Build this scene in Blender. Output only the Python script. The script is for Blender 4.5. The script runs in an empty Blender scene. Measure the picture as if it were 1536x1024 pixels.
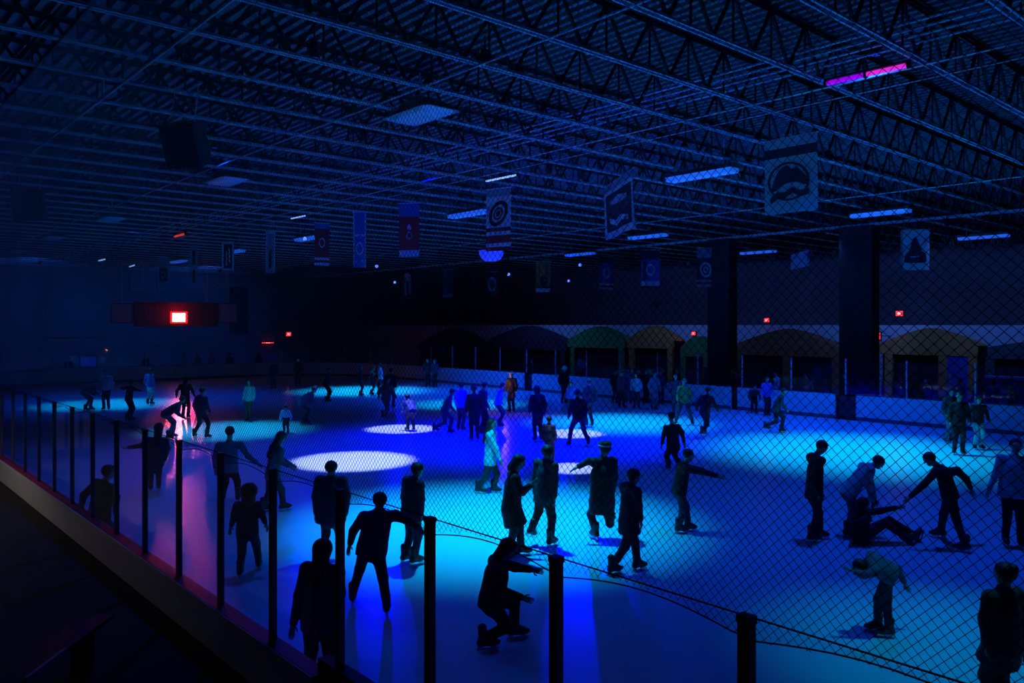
import bpy, bmesh, math, random
import numpy as np
from mathutils import Vector, Matrix
random.seed(7)
rng = np.random.default_rng(7)
S = bpy.context.scene
COL = S.collection
R = math.radians

# ------------------------------------------------------------------ camera
F_PX, YAW, HOR, EYE = 1200.0, R(48.6), 487.0, 3.92
FWD = np.array([math.cos(YAW), math.sin(YAW), 0.0])
RGT = np.array([math.sin(YAW), -math.cos(YAW), 0.0])
UP = np.array([0.0, 0.0, 1.0])
CAM = np.array([0.0, 0.0, EYE])
cam_data = bpy.data.cameras.new('camera')
cam_data.sensor_width = 36.0
cam_data.lens = 36.0 * F_PX / 1536.0
cam_data.shift_y = -(512.0 - HOR) / 1536.0
cam_data.clip_end = 300.0
cam_data.clip_start = 0.05
cam = bpy.data.objects.new('camera', cam_data)
COL.objects.link(cam)
cam.location = (0, 0, EYE)
cam.rotation_euler = (R(90), 0, YAW - R(90))
S.camera = cam
S.view_settings.view_transform = 'Standard'
S.view_settings.look = 'None'
S.view_settings.gamma = 1.0
S.view_settings.exposure = 0.0
S.view_settings.use_curve_mapping = False
S.cycles.max_bounces = 6
S.cycles.diffuse_bounces = 3
S.cycles.glossy_bounces = 3
S.cycles.transmission_bounces = 4
S.cycles.transparent_max_bounces = 24
S.cycles.sample_clamp_indirect = 4.0
S.cycles.use_denoising = True
S.cycles.caustics_reflective = False
S.cycles.caustics_refractive = False

def atd(px, py, depth):
    'world point seen at a pixel, at a depth along the view axis'
    return CAM + depth * (FWD + RGT * (px - 768.0) / F_PX + UP * (HOR - py) / F_PX)
def depth_z(py, z):
    return F_PX * (z - EYE) / (HOR - py)
def atz(px, py, z):
    return atd(px, py, depth_z(py, z))
def atX(px, py, X):
    d = FWD + RGT * (px - 768.0) / F_PX + UP * (HOR - py) / F_PX
    return CAM + d * (X / d[0])
def atY(px, py, Y):
    d = FWD + RGT * (px - 768.0) / F_PX + UP * (HOR - py) / F_PX
    return CAM + d * (Y / d[1])

# ------------------------------------------------------------------ materials
def mat(name, col, rough=0.6, metal=0.0, spec=0.5, var=0.12, scale=6.0, emit=None, estr=0.0, bump=0.0):
    m = bpy.data.materials.new(name)
    m.use_nodes = True
    nt = m.node_tree
    b = nt.nodes['Principled BSDF']
    b.inputs['Roughness'].default_value = rough
    b.inputs['Metallic'].default_value = metal
    b.inputs['Specular IOR Level'].default_value = spec
    tc = nt.nodes.new('ShaderNodeTexCoord')
    nz = nt.nodes.new('ShaderNodeTexNoise')
    nz.inputs['Scale'].default_value = scale
    nz.inputs['Detail'].default_value = 3.0
    nt.links.new(tc.outputs['Object'], nz.inputs['Vector'])
    mx = nt.nodes.new('ShaderNodeMix'); mx.data_type = 'RGBA'
    c = np.array(col[:3])
    mx.inputs['A'].default_value = (*np.clip(c * (1 - var), 0, 1), 1)
    mx.inputs['B'].default_value = (*np.clip(c * (1 + var), 0, 1), 1)
    nt.links.new(nz.outputs['Fac'], mx.inputs['Factor'])
    nt.links.new(mx.outputs['Result'], b.inputs['Base Color'])
    if emit is not None:
        b.inputs['Emission Color'].default_value = (*emit, 1)
        b.inputs['Emission Strength'].default_value = estr
    if bump:
        bp = nt.nodes.new('ShaderNodeBump'); bp.inputs['Strength'].default_value = bump
        bp.inputs['Distance'].default_value = 0.02
        nt.links.new(nz.outputs['Fac'], bp.inputs['Height'])
        nt.links.new(bp.outputs['Normal'], b.inputs['Normal'])
    return m

def glass_mat(name, tint=(0.93, 0.96, 0.98), refl=0.8):
    m = bpy.data.materials.new(name); m.use_nodes = True
    nt = m.node_tree; nt.nodes.clear()
    out = nt.nodes.new('ShaderNodeOutputMaterial')
    tr = nt.nodes.new('ShaderNodeBsdfTransparent')
    gl = nt.nodes.new('ShaderNodeBsdfGlossy'); gl.inputs['Roughness'].default_value = 0.03
    lw = nt.nodes.new('ShaderNodeLayerWeight'); lw.inputs['Blend'].default_value = 0.5
    pw = nt.nodes.new('ShaderNodeMath'); pw.operation = 'POWER'; pw.inputs[1].default_value = 5.0
    nt.links.new(lw.outputs['Facing'], pw.inputs[0])
    fr = nt.nodes.new('ShaderNodeMath'); fr.operation = 'MULTIPLY_ADD'; fr.inputs[1].default_value = 0.9; fr.inputs[2].default_value = 0.035
    nt.links.new(pw.outputs[0], fr.inputs[0])
    nz = nt.nodes.new('ShaderNodeTexNoise'); nz.inputs['Scale'].default_value = 3.0
    mx = nt.nodes.new('ShaderNodeMixShader')
    cr = nt.nodes.new('ShaderNodeMix'); cr.data_type = 'RGBA'
    cr.inputs['A'].default_value = (*tint, 1)
    cr.inputs['B'].default_value = (*[min(1, t * 1.03) for t in tint], 1)
    nt.links.new(nz.outputs['Fac'], cr.inputs['Factor'])
    nt.links.new(cr.outputs['Result'], tr.inputs['Color'])
    mm = nt.nodes.new('ShaderNodeMath'); mm.operation = 'MULTIPLY'; mm.inputs[1].default_value = refl
    nt.links.new(fr.outputs[0], mm.inputs[0])
    nt.links.new(mm.outputs[0], mx.inputs['Fac'])
    nt.links.new(tr.outputs[0], mx.inputs[1]); nt.links.new(gl.outputs[0], mx.inputs[2])
    nt.links.new(mx.outputs[0], out.inputs['Surface'])
    return m

M = {}
M['board'] = mat('white_board', (0.62, 0.63, 0.65), 0.45, var=0.1, scale=1.5)
M['cap_red'] = mat('red_cap', (0.42, 0.03, 0.03), 0.5)
M['cap_dark'] = mat('dark_cap', (0.03, 0.03, 0.05), 0.5)
M['kick'] = mat('kick_plate', (0.10, 0.10, 0.12), 0.5)
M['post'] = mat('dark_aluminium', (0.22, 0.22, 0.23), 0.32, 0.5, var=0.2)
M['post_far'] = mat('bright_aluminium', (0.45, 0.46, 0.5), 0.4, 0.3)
M['glass'] = glass_mat('clear_pane')
M['rope'] = mat('net_rope', (0.03, 0.03, 0.04), 0.8)
M['net'] = mat('net_cord', (0.075, 0.08, 0.09), 0.7)
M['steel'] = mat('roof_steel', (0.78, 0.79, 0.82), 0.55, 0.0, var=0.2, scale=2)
M['web'] = mat('shaded_web_steel', (0.03, 0.03, 0.033), 0.7, 0.0, var=0.2, scale=2)  # near black: shade between the chords put into the colour
M['deck'] = mat('roof_deck', (0.13, 0.135, 0.145), 0.6, 0.0, var=0.25, scale=0.8)
M['pipe'] = mat('galvanised_pipe', (0.62, 0.63, 0.65), 0.35, 0.4)
M['black'] = mat('black_plastic', (0.012, 0.012, 0.014), 0.6)
M['dark'] = mat('dark_paint', (0.025, 0.027, 0.035), 0.7)
M['wall'] = mat('painted_block', (0.33, 0.34, 0.37), 0.85, var=0.3, scale=0.35, bump=0.2)
M['wallband'] = mat('pale_wall', (0.60, 0.62, 0.66), 0.8, var=0.12, scale=0.7)
M['rubber'] = mat('rubber_floor', (0.011, 0.011, 0.012), 0.8, var=0.3, scale=3)
M['lens'] = mat('prismatic_lens', (0.85, 0.87, 0.9), 0.25, var=0.08, scale=30, bump=0.6)
M['housing'] = mat('lamp_housing', (0.16, 0.22, 0.18), 0.45)
M['blade'] = mat('skate_blade', (0.6, 0.62, 0.65), 0.25, 0.9)
M['boot_dark'] = mat('dark_skate_boot', (0.02, 0.02, 0.022), 0.45)
M['boot_tan'] = mat('brown_skate_boot', (0.10, 0.075, 0.055), 0.5)
M['skin'] = mat('skin', (0.42, 0.28, 0.21), 0.55, var=0.06)
M['skin2'] = mat('dark_skin', (0.16, 0.095, 0.065), 0.55, var=0.06)
M['eye'] = mat('eye', (0.03, 0.025, 0.02), 0.2)
M['lips'] = mat('lips', (0.30, 0.12, 0.11), 0.5)
M['hair_dark'] = mat('dark_hair', (0.014, 0.011, 0.01), 0.6, var=0.3, scale=40, bump=0.4)
M['hair_brown'] = mat('brown_hair', (0.05, 0.03, 0.02), 0.6, var=0.3, scale=40, bump=0.4)

# ------------------------------------------------------------------ mesh helpers
class MB:
    'collects simple solids and links them as ONE mesh object'
    def __init__(s): s.v = []; s.f = []; s.m = []
    def add(s, vs, fs, mi=0):
        o = len(s.v); s.v += [tuple(map(float, p)) for p in vs]
        s.f += [tuple(i + o for i in f) for f in fs]; s.m += [mi] * len(fs)
    def box(s, lo, hi, mi=0):
        x0, y0, z0 = lo; x1, y1, z1 = hi
        s.add([(x0,y0,z0),(x1,y0,z0),(x1,y1,z0),(x0,y1,z0),(x0,y0,z1),(x1,y0,z1),(x1,y1,z1),(x0,y1,z1)],
              [(0,3,2,1),(4,5,6,7),(0,1,5,4),(1,2,6,5),(2,3,7,6),(3,0,4,7)], mi)
    def bar(s, a, b, w, h, up=(0, 0, 1), mi=0):
        'rectangular bar from a to b; w across, h along up'
        a = np.array(a, float); b = np.array(b, float); d = b - a; d /= np.linalg.norm(d)
        u = np.array(up, float); u -= d * u.dot(d)
        if np.linalg.norm(u) < 1e-6: u = np.array([1.0, 0, 0]); u -= d * u.dot(d)
        u /= np.linalg.norm(u); r = np.cross(d, u)
        vs = [p + r * x * w / 2 + u * y * h / 2 for p in (a, b) for x, y in ((-1,-1),(1,-1),(1,1),(-1,1))]
        s.add(vs, [(0,1,2,3),(7,6,5,4),(0,4,5,1),(1,5,6,2),(2,6,7,3),(3,7,4,0)], mi)
    def tube(s, pts, rad, n=6, mi=0, caps=True):
        pts = [np.array(p, float) for p in pts]
        rad = rad if hasattr(rad, '__len__') else [rad] * len(pts)
        o = []; u = None
        for i, p in enumerate(pts):
            d = pts[min(i + 1, len(pts) - 1)] - pts[max(i - 1, 0)]; d = d / (np.linalg.norm(d) + 1e-9)
            if u is None:
                u = np.array([0, 0, 1.0]) if abs(d[2]) < 0.9 else np.array([1.0, 0, 0])
            u = u - d * u.dot(d); u /= np.linalg.norm(u); r = np.cross(d, u)
            o.append([p + rad[i] * (math.cos(t) * u + math.sin(t) * r) for t in [2 * math.pi * k / n for k in range(n)]])
        vs = [q for ring in o for q in ring]; fs = []
        for i in range(len(pts) - 1):
            for k in range(n):
                fs.append((i*n+k, i*n+(k+1) % n, (i+1)*n+(k+1) % n, (i+1)*n+k))
        if caps: fs += [tuple(range(n))[::-1], tuple((len(pts)-1)*n + k for k in range(n))]
        s.add(vs, fs, mi)
    def prism(s, poly, d0, d1, mp, mi=0):
        'polygon (u,v) extruded from d0 to d1; mp(u,v,d) -> point'
        n = len(poly)
        vs = [mp(u, v, d0) for u, v in poly] + [mp(u, v, d1) for u, v in poly]
        fs = [tuple(range(n))[::-1], tuple(range(n, 2*n))] + [(k, (k+1) % n, n+(k+1) % n, n+k) for k in range(n)]
        s.add(vs, fs, mi)
    def build(s, name, mats, parent=None, smooth=False, loc=None, fix=True):
        me = bpy.data.meshes.new(name)
        vs = np.array(s.v)
        if loc is not None: vs = vs - np.array(loc, float)
        me.from_pydata(vs.tolist(), [], s.f)
        mats = mats if isinstance(mats, (list, tuple)) else [mats]
        for m_ in mats: me.materials.append(m_)
        if len(mats) > 1: me.polygons.foreach_set('material_index', s.m)
        if fix:
            bm = bmesh.new(); bm.from_mesh(me); bmesh.ops.recalc_face_normals(bm, faces=bm.faces); bm.to_mesh(me); bm.free()
        if smooth: me.polygons.foreach_set('use_smooth', [True] * len(me.polygons))
        me.update()
        o = bpy.data.objects.new(name, me); COL.objects.link(o)
        if loc is not None: o.location = tuple(map(float, loc))
        if parent is not None:
            o.parent = parent
            o.location = (0, 0, 0) if loc is None else tuple(np.array(loc, float))
        return o
def tag(o, label=None, cat=None, group=None, kind=None):
    if label: o['label'] = label
    if cat: o['category'] = cat
    if group: o['group'] = group
    if kind: o['kind'] = kind
    return o
def empty(name, loc, label, cat, group=None, rz=0.0):
    o = bpy.data.objects.new(name, None); COL.objects.link(o)
    o.empty_display_size = 0.2
    o.location = tuple(map(float, loc)); o.rotation_euler = (0, 0, rz)
    return tag(o, label, cat, group)
def copy_tree(o, parent=None):
    c = o.copy(); COL.objects.link(c)
    if parent is not None: c.parent = parent
    for ch in list(o.children): copy_tree(ch, c)
    return c
def relabel(c, label, group=None):
    c['label'] = label
    if group: c['group'] = group
    return c

# ------------------------------------------------------------------ dimensions
DX = 3.22            # rink side of the near boards
FX = 32.2            # far boards
EY = 58.5            # end boards
NY = -6.0
CR = 8.5
BH = 1.07            # boards
GT = 2.615           # glass top
CZ = 8.72            # joist underside
DK = 9.72            # roof deck
WALL_END, WALL_FAR, WALL_NEAR, WALL_BACK = 75.0, 56.0, -7.0, -11.0
# ------------------------------------------------------------------ room shell
def slab(name, lo, hi, m, **k):
    b = MB(); b.box(lo, hi); o = b.build(name, m); tag(o, kind='structure'); return o
slab('floor', (WALL_NEAR, WALL_BACK, -0.3), (WALL_FAR, WALL_END, -0.02), M['rubber'])
slab('floor_walkway', (WALL_NEAR, WALL_BACK, -0.02), (DX - 0.165, 50.0, 0.62), M['rubber'])
slab('wall_end', (WALL_NEAR, WALL_END, -0.3), (WALL_FAR, WALL_END + 0.3, DK), M['wall'])
slab('wall_far', (WALL_FAR, WALL_BACK, -0.3), (WALL_FAR + 0.3, WALL_END, DK), M['wall'])
slab('wall_near', (WALL_NEAR - 0.3, WALL_BACK, -0.3), (WALL_NEAR, WALL_END, DK), M['wall'])
slab('wall_back', (WALL_NEAR, WALL_BACK - 0.3, -0.3), (WALL_FAR, WALL_BACK, DK), M['wall'])
# corrugated deck: flutes run along the rink
b = MB(); prof = []; x = WALL_NEAR
while x < WALL_FAR:
    prof += [(x, DK), (x + 0.10, DK), (x + 0.13, DK + 0.10), (x + 0.23, DK + 0.10)]; x += 0.26
prof.append((x, DK))
vs = [(px, WALL_BACK, pz) for px, pz in prof] + [(px, WALL_END, pz) for px, pz in prof]
n = len(prof); b.add(vs, [(k, k + 1, n + k + 1, n + k) for k in range(n - 1)])
b.box((WALL_NEAR, WALL_BACK, DK + 0.12), (WALL_FAR, WALL_END, DK + 0.3))
tag(b.build('ceiling', M['deck'], fix=False), kind='structure')

# ------------------------------------------------------------------ ice
m = bpy.data.materials.new('ice'); m.use_nodes = True
nt = m.node_tree; p = nt.nodes['Principled BSDF']
p.inputs['Specular IOR Level'].default_value = 0.5
p.inputs['IOR'].default_value = 1.31
tc = nt.nodes.new('ShaderNodeTexCoord')
n1 = nt.nodes.new('ShaderNodeTexNoise'); n1.inputs['Scale'].default_value = 1.5; n1.inputs['Detail'].default_value = 8
nt.links.new(tc.outputs['Object'], n1.inputs['Vector'])
mx = nt.nodes.new('ShaderNodeMix'); mx.data_type = 'RGBA'
mx.inputs['A'].default_value = (0.71, 0.745, 0.78, 1); mx.inputs['B'].default_value = (0.75, 0.785, 0.82, 1)
nt.links.new(n1.outputs['Fac'], mx.inputs['Factor']); nt.links.new(mx.outputs['Result'], p.inputs['Base Color'])
rr = nt.nodes.new('ShaderNodeMapRange'); rr.inputs['To Min'].default_value = 0.21; rr.inputs['To Max'].default_value = 0.27
nt.links.new(n1.outputs['Fac'], rr.inputs['Value']); nt.links.new(rr.outputs['Result'], p.inputs['Roughness'])
n2 = nt.nodes.new('ShaderNodeTexNoise'); n2.inputs['Scale'].default_value = 18; n2.inputs['Detail'].default_value = 8
nt.links.new(tc.outputs['Object'], n2.inputs['Vector'])
bp = nt.nodes.new('ShaderNodeBump'); bp.inputs['Strength'].default_value = 0.12; bp.inputs['Distance'].default_value = 0.01
nt.links.new(n2.outputs['Fac'], bp.inputs['Height']); nt.links.new(bp.outputs['Normal'], p.inputs['Normal'])
M['ice'] = m
def rink_path(step=0.5, x0=DX, x1=FX, y0=NY, y1=EY, r=CR):
    'points from the near side, round the far end, to the far side'
    pts = []
    for y in np.arange(y0, y1 - r, step): pts.append((x0, y))
    for a in np.linspace(180, 90, 14): pts.append((x0 + r + r * math.cos(R(a)), y1 - r + r * math.sin(R(a))))
    for x in np.arange(x0 + r + step, x1 - r, step): pts.append((x, y1))
    for a in np.linspace(90, 0, 14): pts.append((x1 - r + r * math.cos(R(a)), y1 - r + r * math.sin(R(a))))
    for y in np.arange(y1 - r - step, y0, -step): pts.append((x1, y))
    pts.append((x1, y0))
    return [np.array(q) for q in pts]
pth = rink_path(20.0)
b = MB(); nn = len(pth)
b.add([(q[0], q[1], 0) for q in pth], [tuple(range(nn))[::-1]])
o = b.build('floor_ice', M['ice'], fix=False)
o.data.flip_normals(); 
tag(o, kind='structure')

# ------------------------------------------------------------------ boards
def wall_strip(b, pts, z0, z1, off0, off1):
    'a ribbon solid following pts, from off0 to off1 outward (away from the ice)'
    n = len(pts); nr = []
    for i in range(n):
        d = pts[min(i+1, n-1)] - pts[max(i-1, 0)]; d /= np.linalg.norm(d); nr.append(np.array([-d[1], d[0]]))
    vs = []
    for q, w in zip(pts, nr):
        a = q + w * off0; c = q + w * off1
        vs += [(*a, z0), (*c, z0), (*c, z1), (*a, z1)]
    fs = []
    for i in range(n - 1):
        for k in range(4): fs.append((4*i+k, 4*i+(k+1) % 4, 4*(i+1)+(k+1) % 4, 4*(i+1)+k))
    fs += [(0, 1, 2, 3), (4*n-1, 4*n-2, 4*n-3, 4*n-4)]
    b.add(vs, fs)
full = rink_path(0.6)
iA = next(i for i, q in enumerate(full) if q[1] > EY - CR - 0.6)
near_pts = full[:iA + 1]
far_pts = full[iA:]

def post_mesh(z0, z1, w=0.065, d=0.05):
    b = MB()
    b.box((-d/2, -w/2, z0), (d/2, -w/2 + 0.022, z1)); b.box((-d/2, w/2 - 0.022, z0), (d/2, w/2, z1))
    b.box((-d/2 + 0.012, -w/2 + 0.02, z0), (d/2 - 0.012, w/2 - 0.02, z1 - 0.01))
    b.box((-d/2 - 0.004, -w/2 - 0.004, z1 - 0.035), (d/2 + 0.004, w/2 + 0.004, z1))
    return b
# near side: one barrier with its posts and panes
nb = empty('rink_barrier', (DX, 20, 0), 'near side rink boards with red cap, dark posts and clear glass, below the hanging net', 'rink barrier')
def child(b, name, m, parent, smooth=False):
    o = b.build(name, m, None, smooth); o.parent = parent
    o.matrix_parent_inverse = Matrix.Translation(-Vector(parent.location)) if parent.rotation_euler[2] == 0 else (Matrix.Translation(Vector(parent.location)) @ parent.rotation_euler.to_matrix().to_4x4()).inverted()
    return o
GATE0, GATE1 = 3.27, 5.93    # a gate in the boards
def cut(pts, y0, y1):
    return [q for q in pts if y0 <= q[1] <= y1]
pa = [np.array([DX, y]) for y in np.linspace(NY, GATE0, 8)]
pb = [np.array([DX, GATE1])] + [q for q in near_pts if q[1] > GATE1 + 0.05]
b = MB(); wall_strip(b, pa, 0, BH - 0.03, 0, 0.09); wall_strip(b, pb, 0, BH - 0.03, 0, 0.09); child(b, 'board_panel', M['board'], nb)
b = MB(); wall_strip(b, pa, BH - 0.03, BH, -0.01, 0.14); wall_strip(b, pb, BH - 0.03, BH, -0.01, 0.14); child(b, 'cap_rail', M['cap_red'], nb)
b = MB(); wall_strip(b, pa, BH - 0.045, BH - 0.005, 0.14, 0.155); wall_strip(b, pb, BH - 0.045, BH - 0.005, 0.14, 0.155)
tag(child(b, 'edge_trim', mat('pale_trim', (0.7, 0.68, 0.64), 0.4), nb), 'thin pale edge strip')
b = MB(); wall_strip(b, pa, 0.01, 0.2, -0.012, 0.0); wall_strip(b, pb, 0.01, 0.2, -0.012, 0.0); child(b, 'kick_plate', M['kick'], nb)
gy = empty('rink_gate', (DX - 0.05, (GATE0 + GATE1) / 2, 0), 'grey rink gate with black top rail between the near boards', 'gate')
b = MB(); b.box((DX - 0.09, GATE0 + 0.02, 0.03), (DX - 0.03, GATE1 - 0.02, 1.14)); child(b, 'gate_panel', mat('grey_gate', (0.25, 0.25, 0.27), 0.6), gy)
b = MB(); b.box((DX - 0.11, GATE0 + 0.02, 1.14), (DX + 0.0, GATE1 - 0.02, 1.22)); b.box((DX - 0.11, GATE1 - 0.12, 0.03), (DX - 0.0, GATE1 - 0.02, 1.2)); child(b, 'gate_frame', M['black'], gy)
b = MB(); b.tube([(DX - 0.14, GATE0 + 0.3, 0.9), (DX - 0.2, GATE0 + 0.3, 0.9), (DX - 0.2, GATE0 + 0.62, 0.9), (DX - 0.14, GATE0 + 0.62, 0.9)], 0.015); b.box((DX-0.15, GATE0+0.26, 0.86), (DX-0.09, GATE0+0.34, 0.94)); b.box((DX-0.15, GATE0+0.58, 0.86), (DX-0.09, GATE0+0.66, 0.94)); child(b, 'latch', M['steel'], gy)
PY0, PSP = 2.004, 1.22
pys = [PY0 + PSP * k for k in range(-4, 40) if PY0 + PSP * k < EY - CR]
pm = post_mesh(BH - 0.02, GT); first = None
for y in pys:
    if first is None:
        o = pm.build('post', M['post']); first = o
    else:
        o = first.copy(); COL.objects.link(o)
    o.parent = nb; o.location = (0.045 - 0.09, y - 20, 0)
pane = MB(); pane.box((-0.006, 0.036, BH + 0.002), (0.006, PSP - 0.036, GT - 0.02))
first = None
for y in pys[:-1]:
    if first is None:
        o = pane.build('pane', M['glass']); first = o
    else:
        o = first.copy(); COL.objects.link(o)
    o.parent = nb; o.location = (0.045 - 0.09, y - 20, 0)
# top edge of the glass: a thin dark channel
b = MB()
b.tube([(DX - 0.045, y, GT - 0.005) for y in (pys[0], pys[-1])], 0.0045, 6)
child(b, 'top_cable', M['rope'], nb)

# far side and end boards
fb = empty('rink_barrier', (FX, 20, 0), 'far white rink boards curving round the end, with thin pale glass posts', 'rink barrier')
def ptpx(px, py=600.0):  # where the far boards show at an image column
    return float(atX(px, py, FX)[1])
cum = np.cumsum([0] + [np.linalg.norm(far_pts[i+1] - far_pts[i]) for i in range(len(far_pts) - 1)])
def at_len(l):
    i = int(np.clip(np.searchsorted(cum, l) - 1, 0, len(cum) - 2)); t = (l - cum[i]) / (cum[i+1] - cum[i])
    return far_pts[i] * (1 - t) + far_pts[i+1] * t
def len_of_y(y):  # on the far straight
    return cum[-1] - (y - NY)
gaps = sorted([(len_of_y(ptpx(a)), len_of_y(ptpx(c))) for a, c in ((1253, 1284), (1096, 1106), (786, 798))])
segs = []; l0 = 0
for a, c in gaps: segs.append((l0, a)); l0 = c
segs.append((l0, cum[-1]))
for k, (a, c) in enumerate(segs):
    nseg = max(2, int((c - a) / 0.7)); pts = [at_len(l) for l in np.linspace(a, c, nseg + 1)]
    b = MB(); wall_strip(b, pts, 0.0, BH - 0.03, 0, 0.1); child(b, 'board_panel', M['board'], fb)
    b = MB(); wall_strip(b, pts, BH - 0.03, BH, -0.01, 0.13); child(b, 'cap_rail', M['cap_dark'], fb)
    b = MB(); wall_strip(b, pts, 0.01, 0.16, -0.012, 0.0); child(b, 'kick_plate', M['kick'], fb)
for a, c in gaps:
    b = MB(); pts = [at_len(l) for l in np.linspace(a, c, 4)]
    wall_strip(b, pts, 0.02, 0.95, 0.25, 0.3); tag(child(b, 'gate_leaf', M['dark'], fb), 'dark gate leaf set back in the boards')
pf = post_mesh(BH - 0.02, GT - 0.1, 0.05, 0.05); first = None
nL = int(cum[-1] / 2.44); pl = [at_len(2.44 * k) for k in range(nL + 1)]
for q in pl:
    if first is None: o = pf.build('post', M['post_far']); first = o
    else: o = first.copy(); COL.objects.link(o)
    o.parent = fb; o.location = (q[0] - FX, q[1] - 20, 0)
for k in range(nL):
    a, c = at_len(2.44 * k + 0.03), at_len(2.44 * (k + 1) - 0.03)
    b = MB(); b.bar((*a, (BH + GT - 0.12) / 2), (*c, (BH + GT - 0.12) / 2), 0.012, GT - 0.12 - BH); child(b, 'pane', M['glass'], fb)

# ------------------------------------------------------------------ hanging net above the near glass
net = empty('safety_net', (DX - 0.03, 20, 0), 'dark diamond mesh safety net hung from the roof down to the near glass posts', 'net')
CELL = 0.047; y0n, y1n, z0n, z1n = -4.0, 50.0, GT - 0.10, CZ
b = MB(); nx = DX - 0.02
def wob(y, z):
    return (0.018 * math.sin(y * 1.7 + z * 0.9) + 0.012 * math.sin(z * 2.3 - y * 0.7),
            0.006 * math.sin(y * 3.1 + z * 2.2), 0.006 * math.sin(z * 3.7 + y * 1.3))
def scal(y):
    t = ((y - PY0) / PSP) % 1.0
    return GT - 0.124 + 0.075 * math.sin(math.pi * t)
V = []; Fc = []; RW = 0.0014
for sgn in (1, -1):
    c = y0n - (z1n - z0n) if sgn > 0 else y0n
    cend = y1n if sgn > 0 else y1n + (z1n - z0n)
    while c < cend:
        za, zb = z0n - 0.03, z1n
        near = c < 16
        ns = 26 if near else 9
        ts = np.concatenate([np.linspace(za, za + 0.24, 9 if near else 4)[:-1], np.linspace(za + 0.24, zb, ns + 1)]); o = None
        for i, z in enumerate(ts):
            y = c + sgn * (z - za)
            if y < y0n or y > y1n: o = None; continue
            if z < scal(y): continue
            wx, wy, wz = wob(y, z); base = len(V)
            rw = RW
            # thin three-sided cord
            V += [(nx + wx - rw, y + wy - sgn * rw * 0.7, z + wz + rw * 0.7), (nx + wx - rw, y + wy + sgn * rw * 0.7, z + wz - rw * 0.7), (nx + wx + rw, y + wy, z + wz)]
            if o is not None:
                for k in range(3): Fc.append((o + k, o + (k + 1) % 3, base + (k + 1) % 3, base + k))
            o = base
        c += CELL
b.v = V; b.f = Fc; b.m = [0] * len(Fc)
child(b, 'netting', M['net'], net)
b = MB(); pts = []
for y in np.arange(-4.0, 48, 0.122): pts.append((nx, y, scal(y)))
b.tube(pts, 0.004, 5); child(b, 'bottom_rope', M['rope'], net)
b = MB(); b.tube([(nx, -4, CZ - 0.01), (nx, 50, CZ - 0.01)], 0.012, 6); child(b, 'top_rope', M['rope'], net)

# ------------------------------------------------------------------ roof joists
def joist(b_low, b_up, b_web):
    x0, x1 = WALL_NEAR + 0.1, WALL_FAR - 0.1
    for s_ in (-1, 1):
        yy = s_ * 0.040
        # two angles back to back with a gap between them
        b_low.box((x0, min(yy, yy + s_*0.034), CZ), (x1, max(yy, yy + s_*0.034), CZ + 0.012))
        b_low.box((x0, min(yy, yy + s_*0.008), CZ), (x1, max(yy, yy + s_*0.008), CZ + 0.06))
        b_up.box((x0, min(yy, yy + s_*0.06), DK - 0.012), (x1, max(yy, yy + s_*0.06), DK))
        b_up.box((x0, min(yy, yy + s_*0.008), DK - 0.07), (x1, max(yy, yy + s_*0.008), DK))
    P = 1.22; x = x0; k = 0
    while x + P < x1:
        b_web.bar((x, 0, CZ + 0.03), (x + P/2, 0, DK - 0.04), 0.05, 0.05)
        b_web.bar((x + P/2, 0, DK - 0.04), (x + P, 0, CZ + 0.03), 0.05, 0.05)
        b_web.bar((x + P/2, 0, CZ + 0.03), (x + P/2, 0, DK - 0.04), 0.03, 0.03)
        x += P; k += 1
bl, bu, bw = MB(), MB(), MB(); joist(bl, bu, bw)
JY = [11.5 + 1.83 * k for k in range(-6, 35)]
J0 = empty('roof_joist', (0, JY[0], 0), 'open web steel roof joist spanning across the rink under the deck', 'roof joist', 'steel roof joists across the rink')
bl.build('lower_chord', M['steel'], J0); bu.build('upper_chord', M['web'], J0); bw.build('web', M['web'], J0)  # pale chord, near black rest: light from below put into the colours
for y in JY[1:]:
    c = copy_tree(J0); c.location = (0, y, 0)
# long girder on the pillar line
gx = 37.7
g = empty('roof_girder', (gx, 20, CZ), 'long steel roof girder running lengthwise beyond the far boards, above the pillars', 'girder')
b = MB()
for s_ in (-1, 1):
    b.box((gx + s_*0.16 - 0.06, WALL_BACK, CZ - 0.10), (gx + s_*0.16 + 0.06, WALL_END, CZ - 0.02))
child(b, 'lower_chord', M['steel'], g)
b = MB(); y = WALL_BACK + 0.5
while y < WALL_END - 2.5:
    b.bar((gx, y, CZ - 0.06), (gx, y + 1.22, DK - 0.05), 0.06, 0.06); b.bar((gx, y + 1.22, DK - 0.05), (gx, y + 2.44, CZ - 0.06), 0.06, 0.06); y += 2.44
child(b, 'web', M['web'], g)
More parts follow.
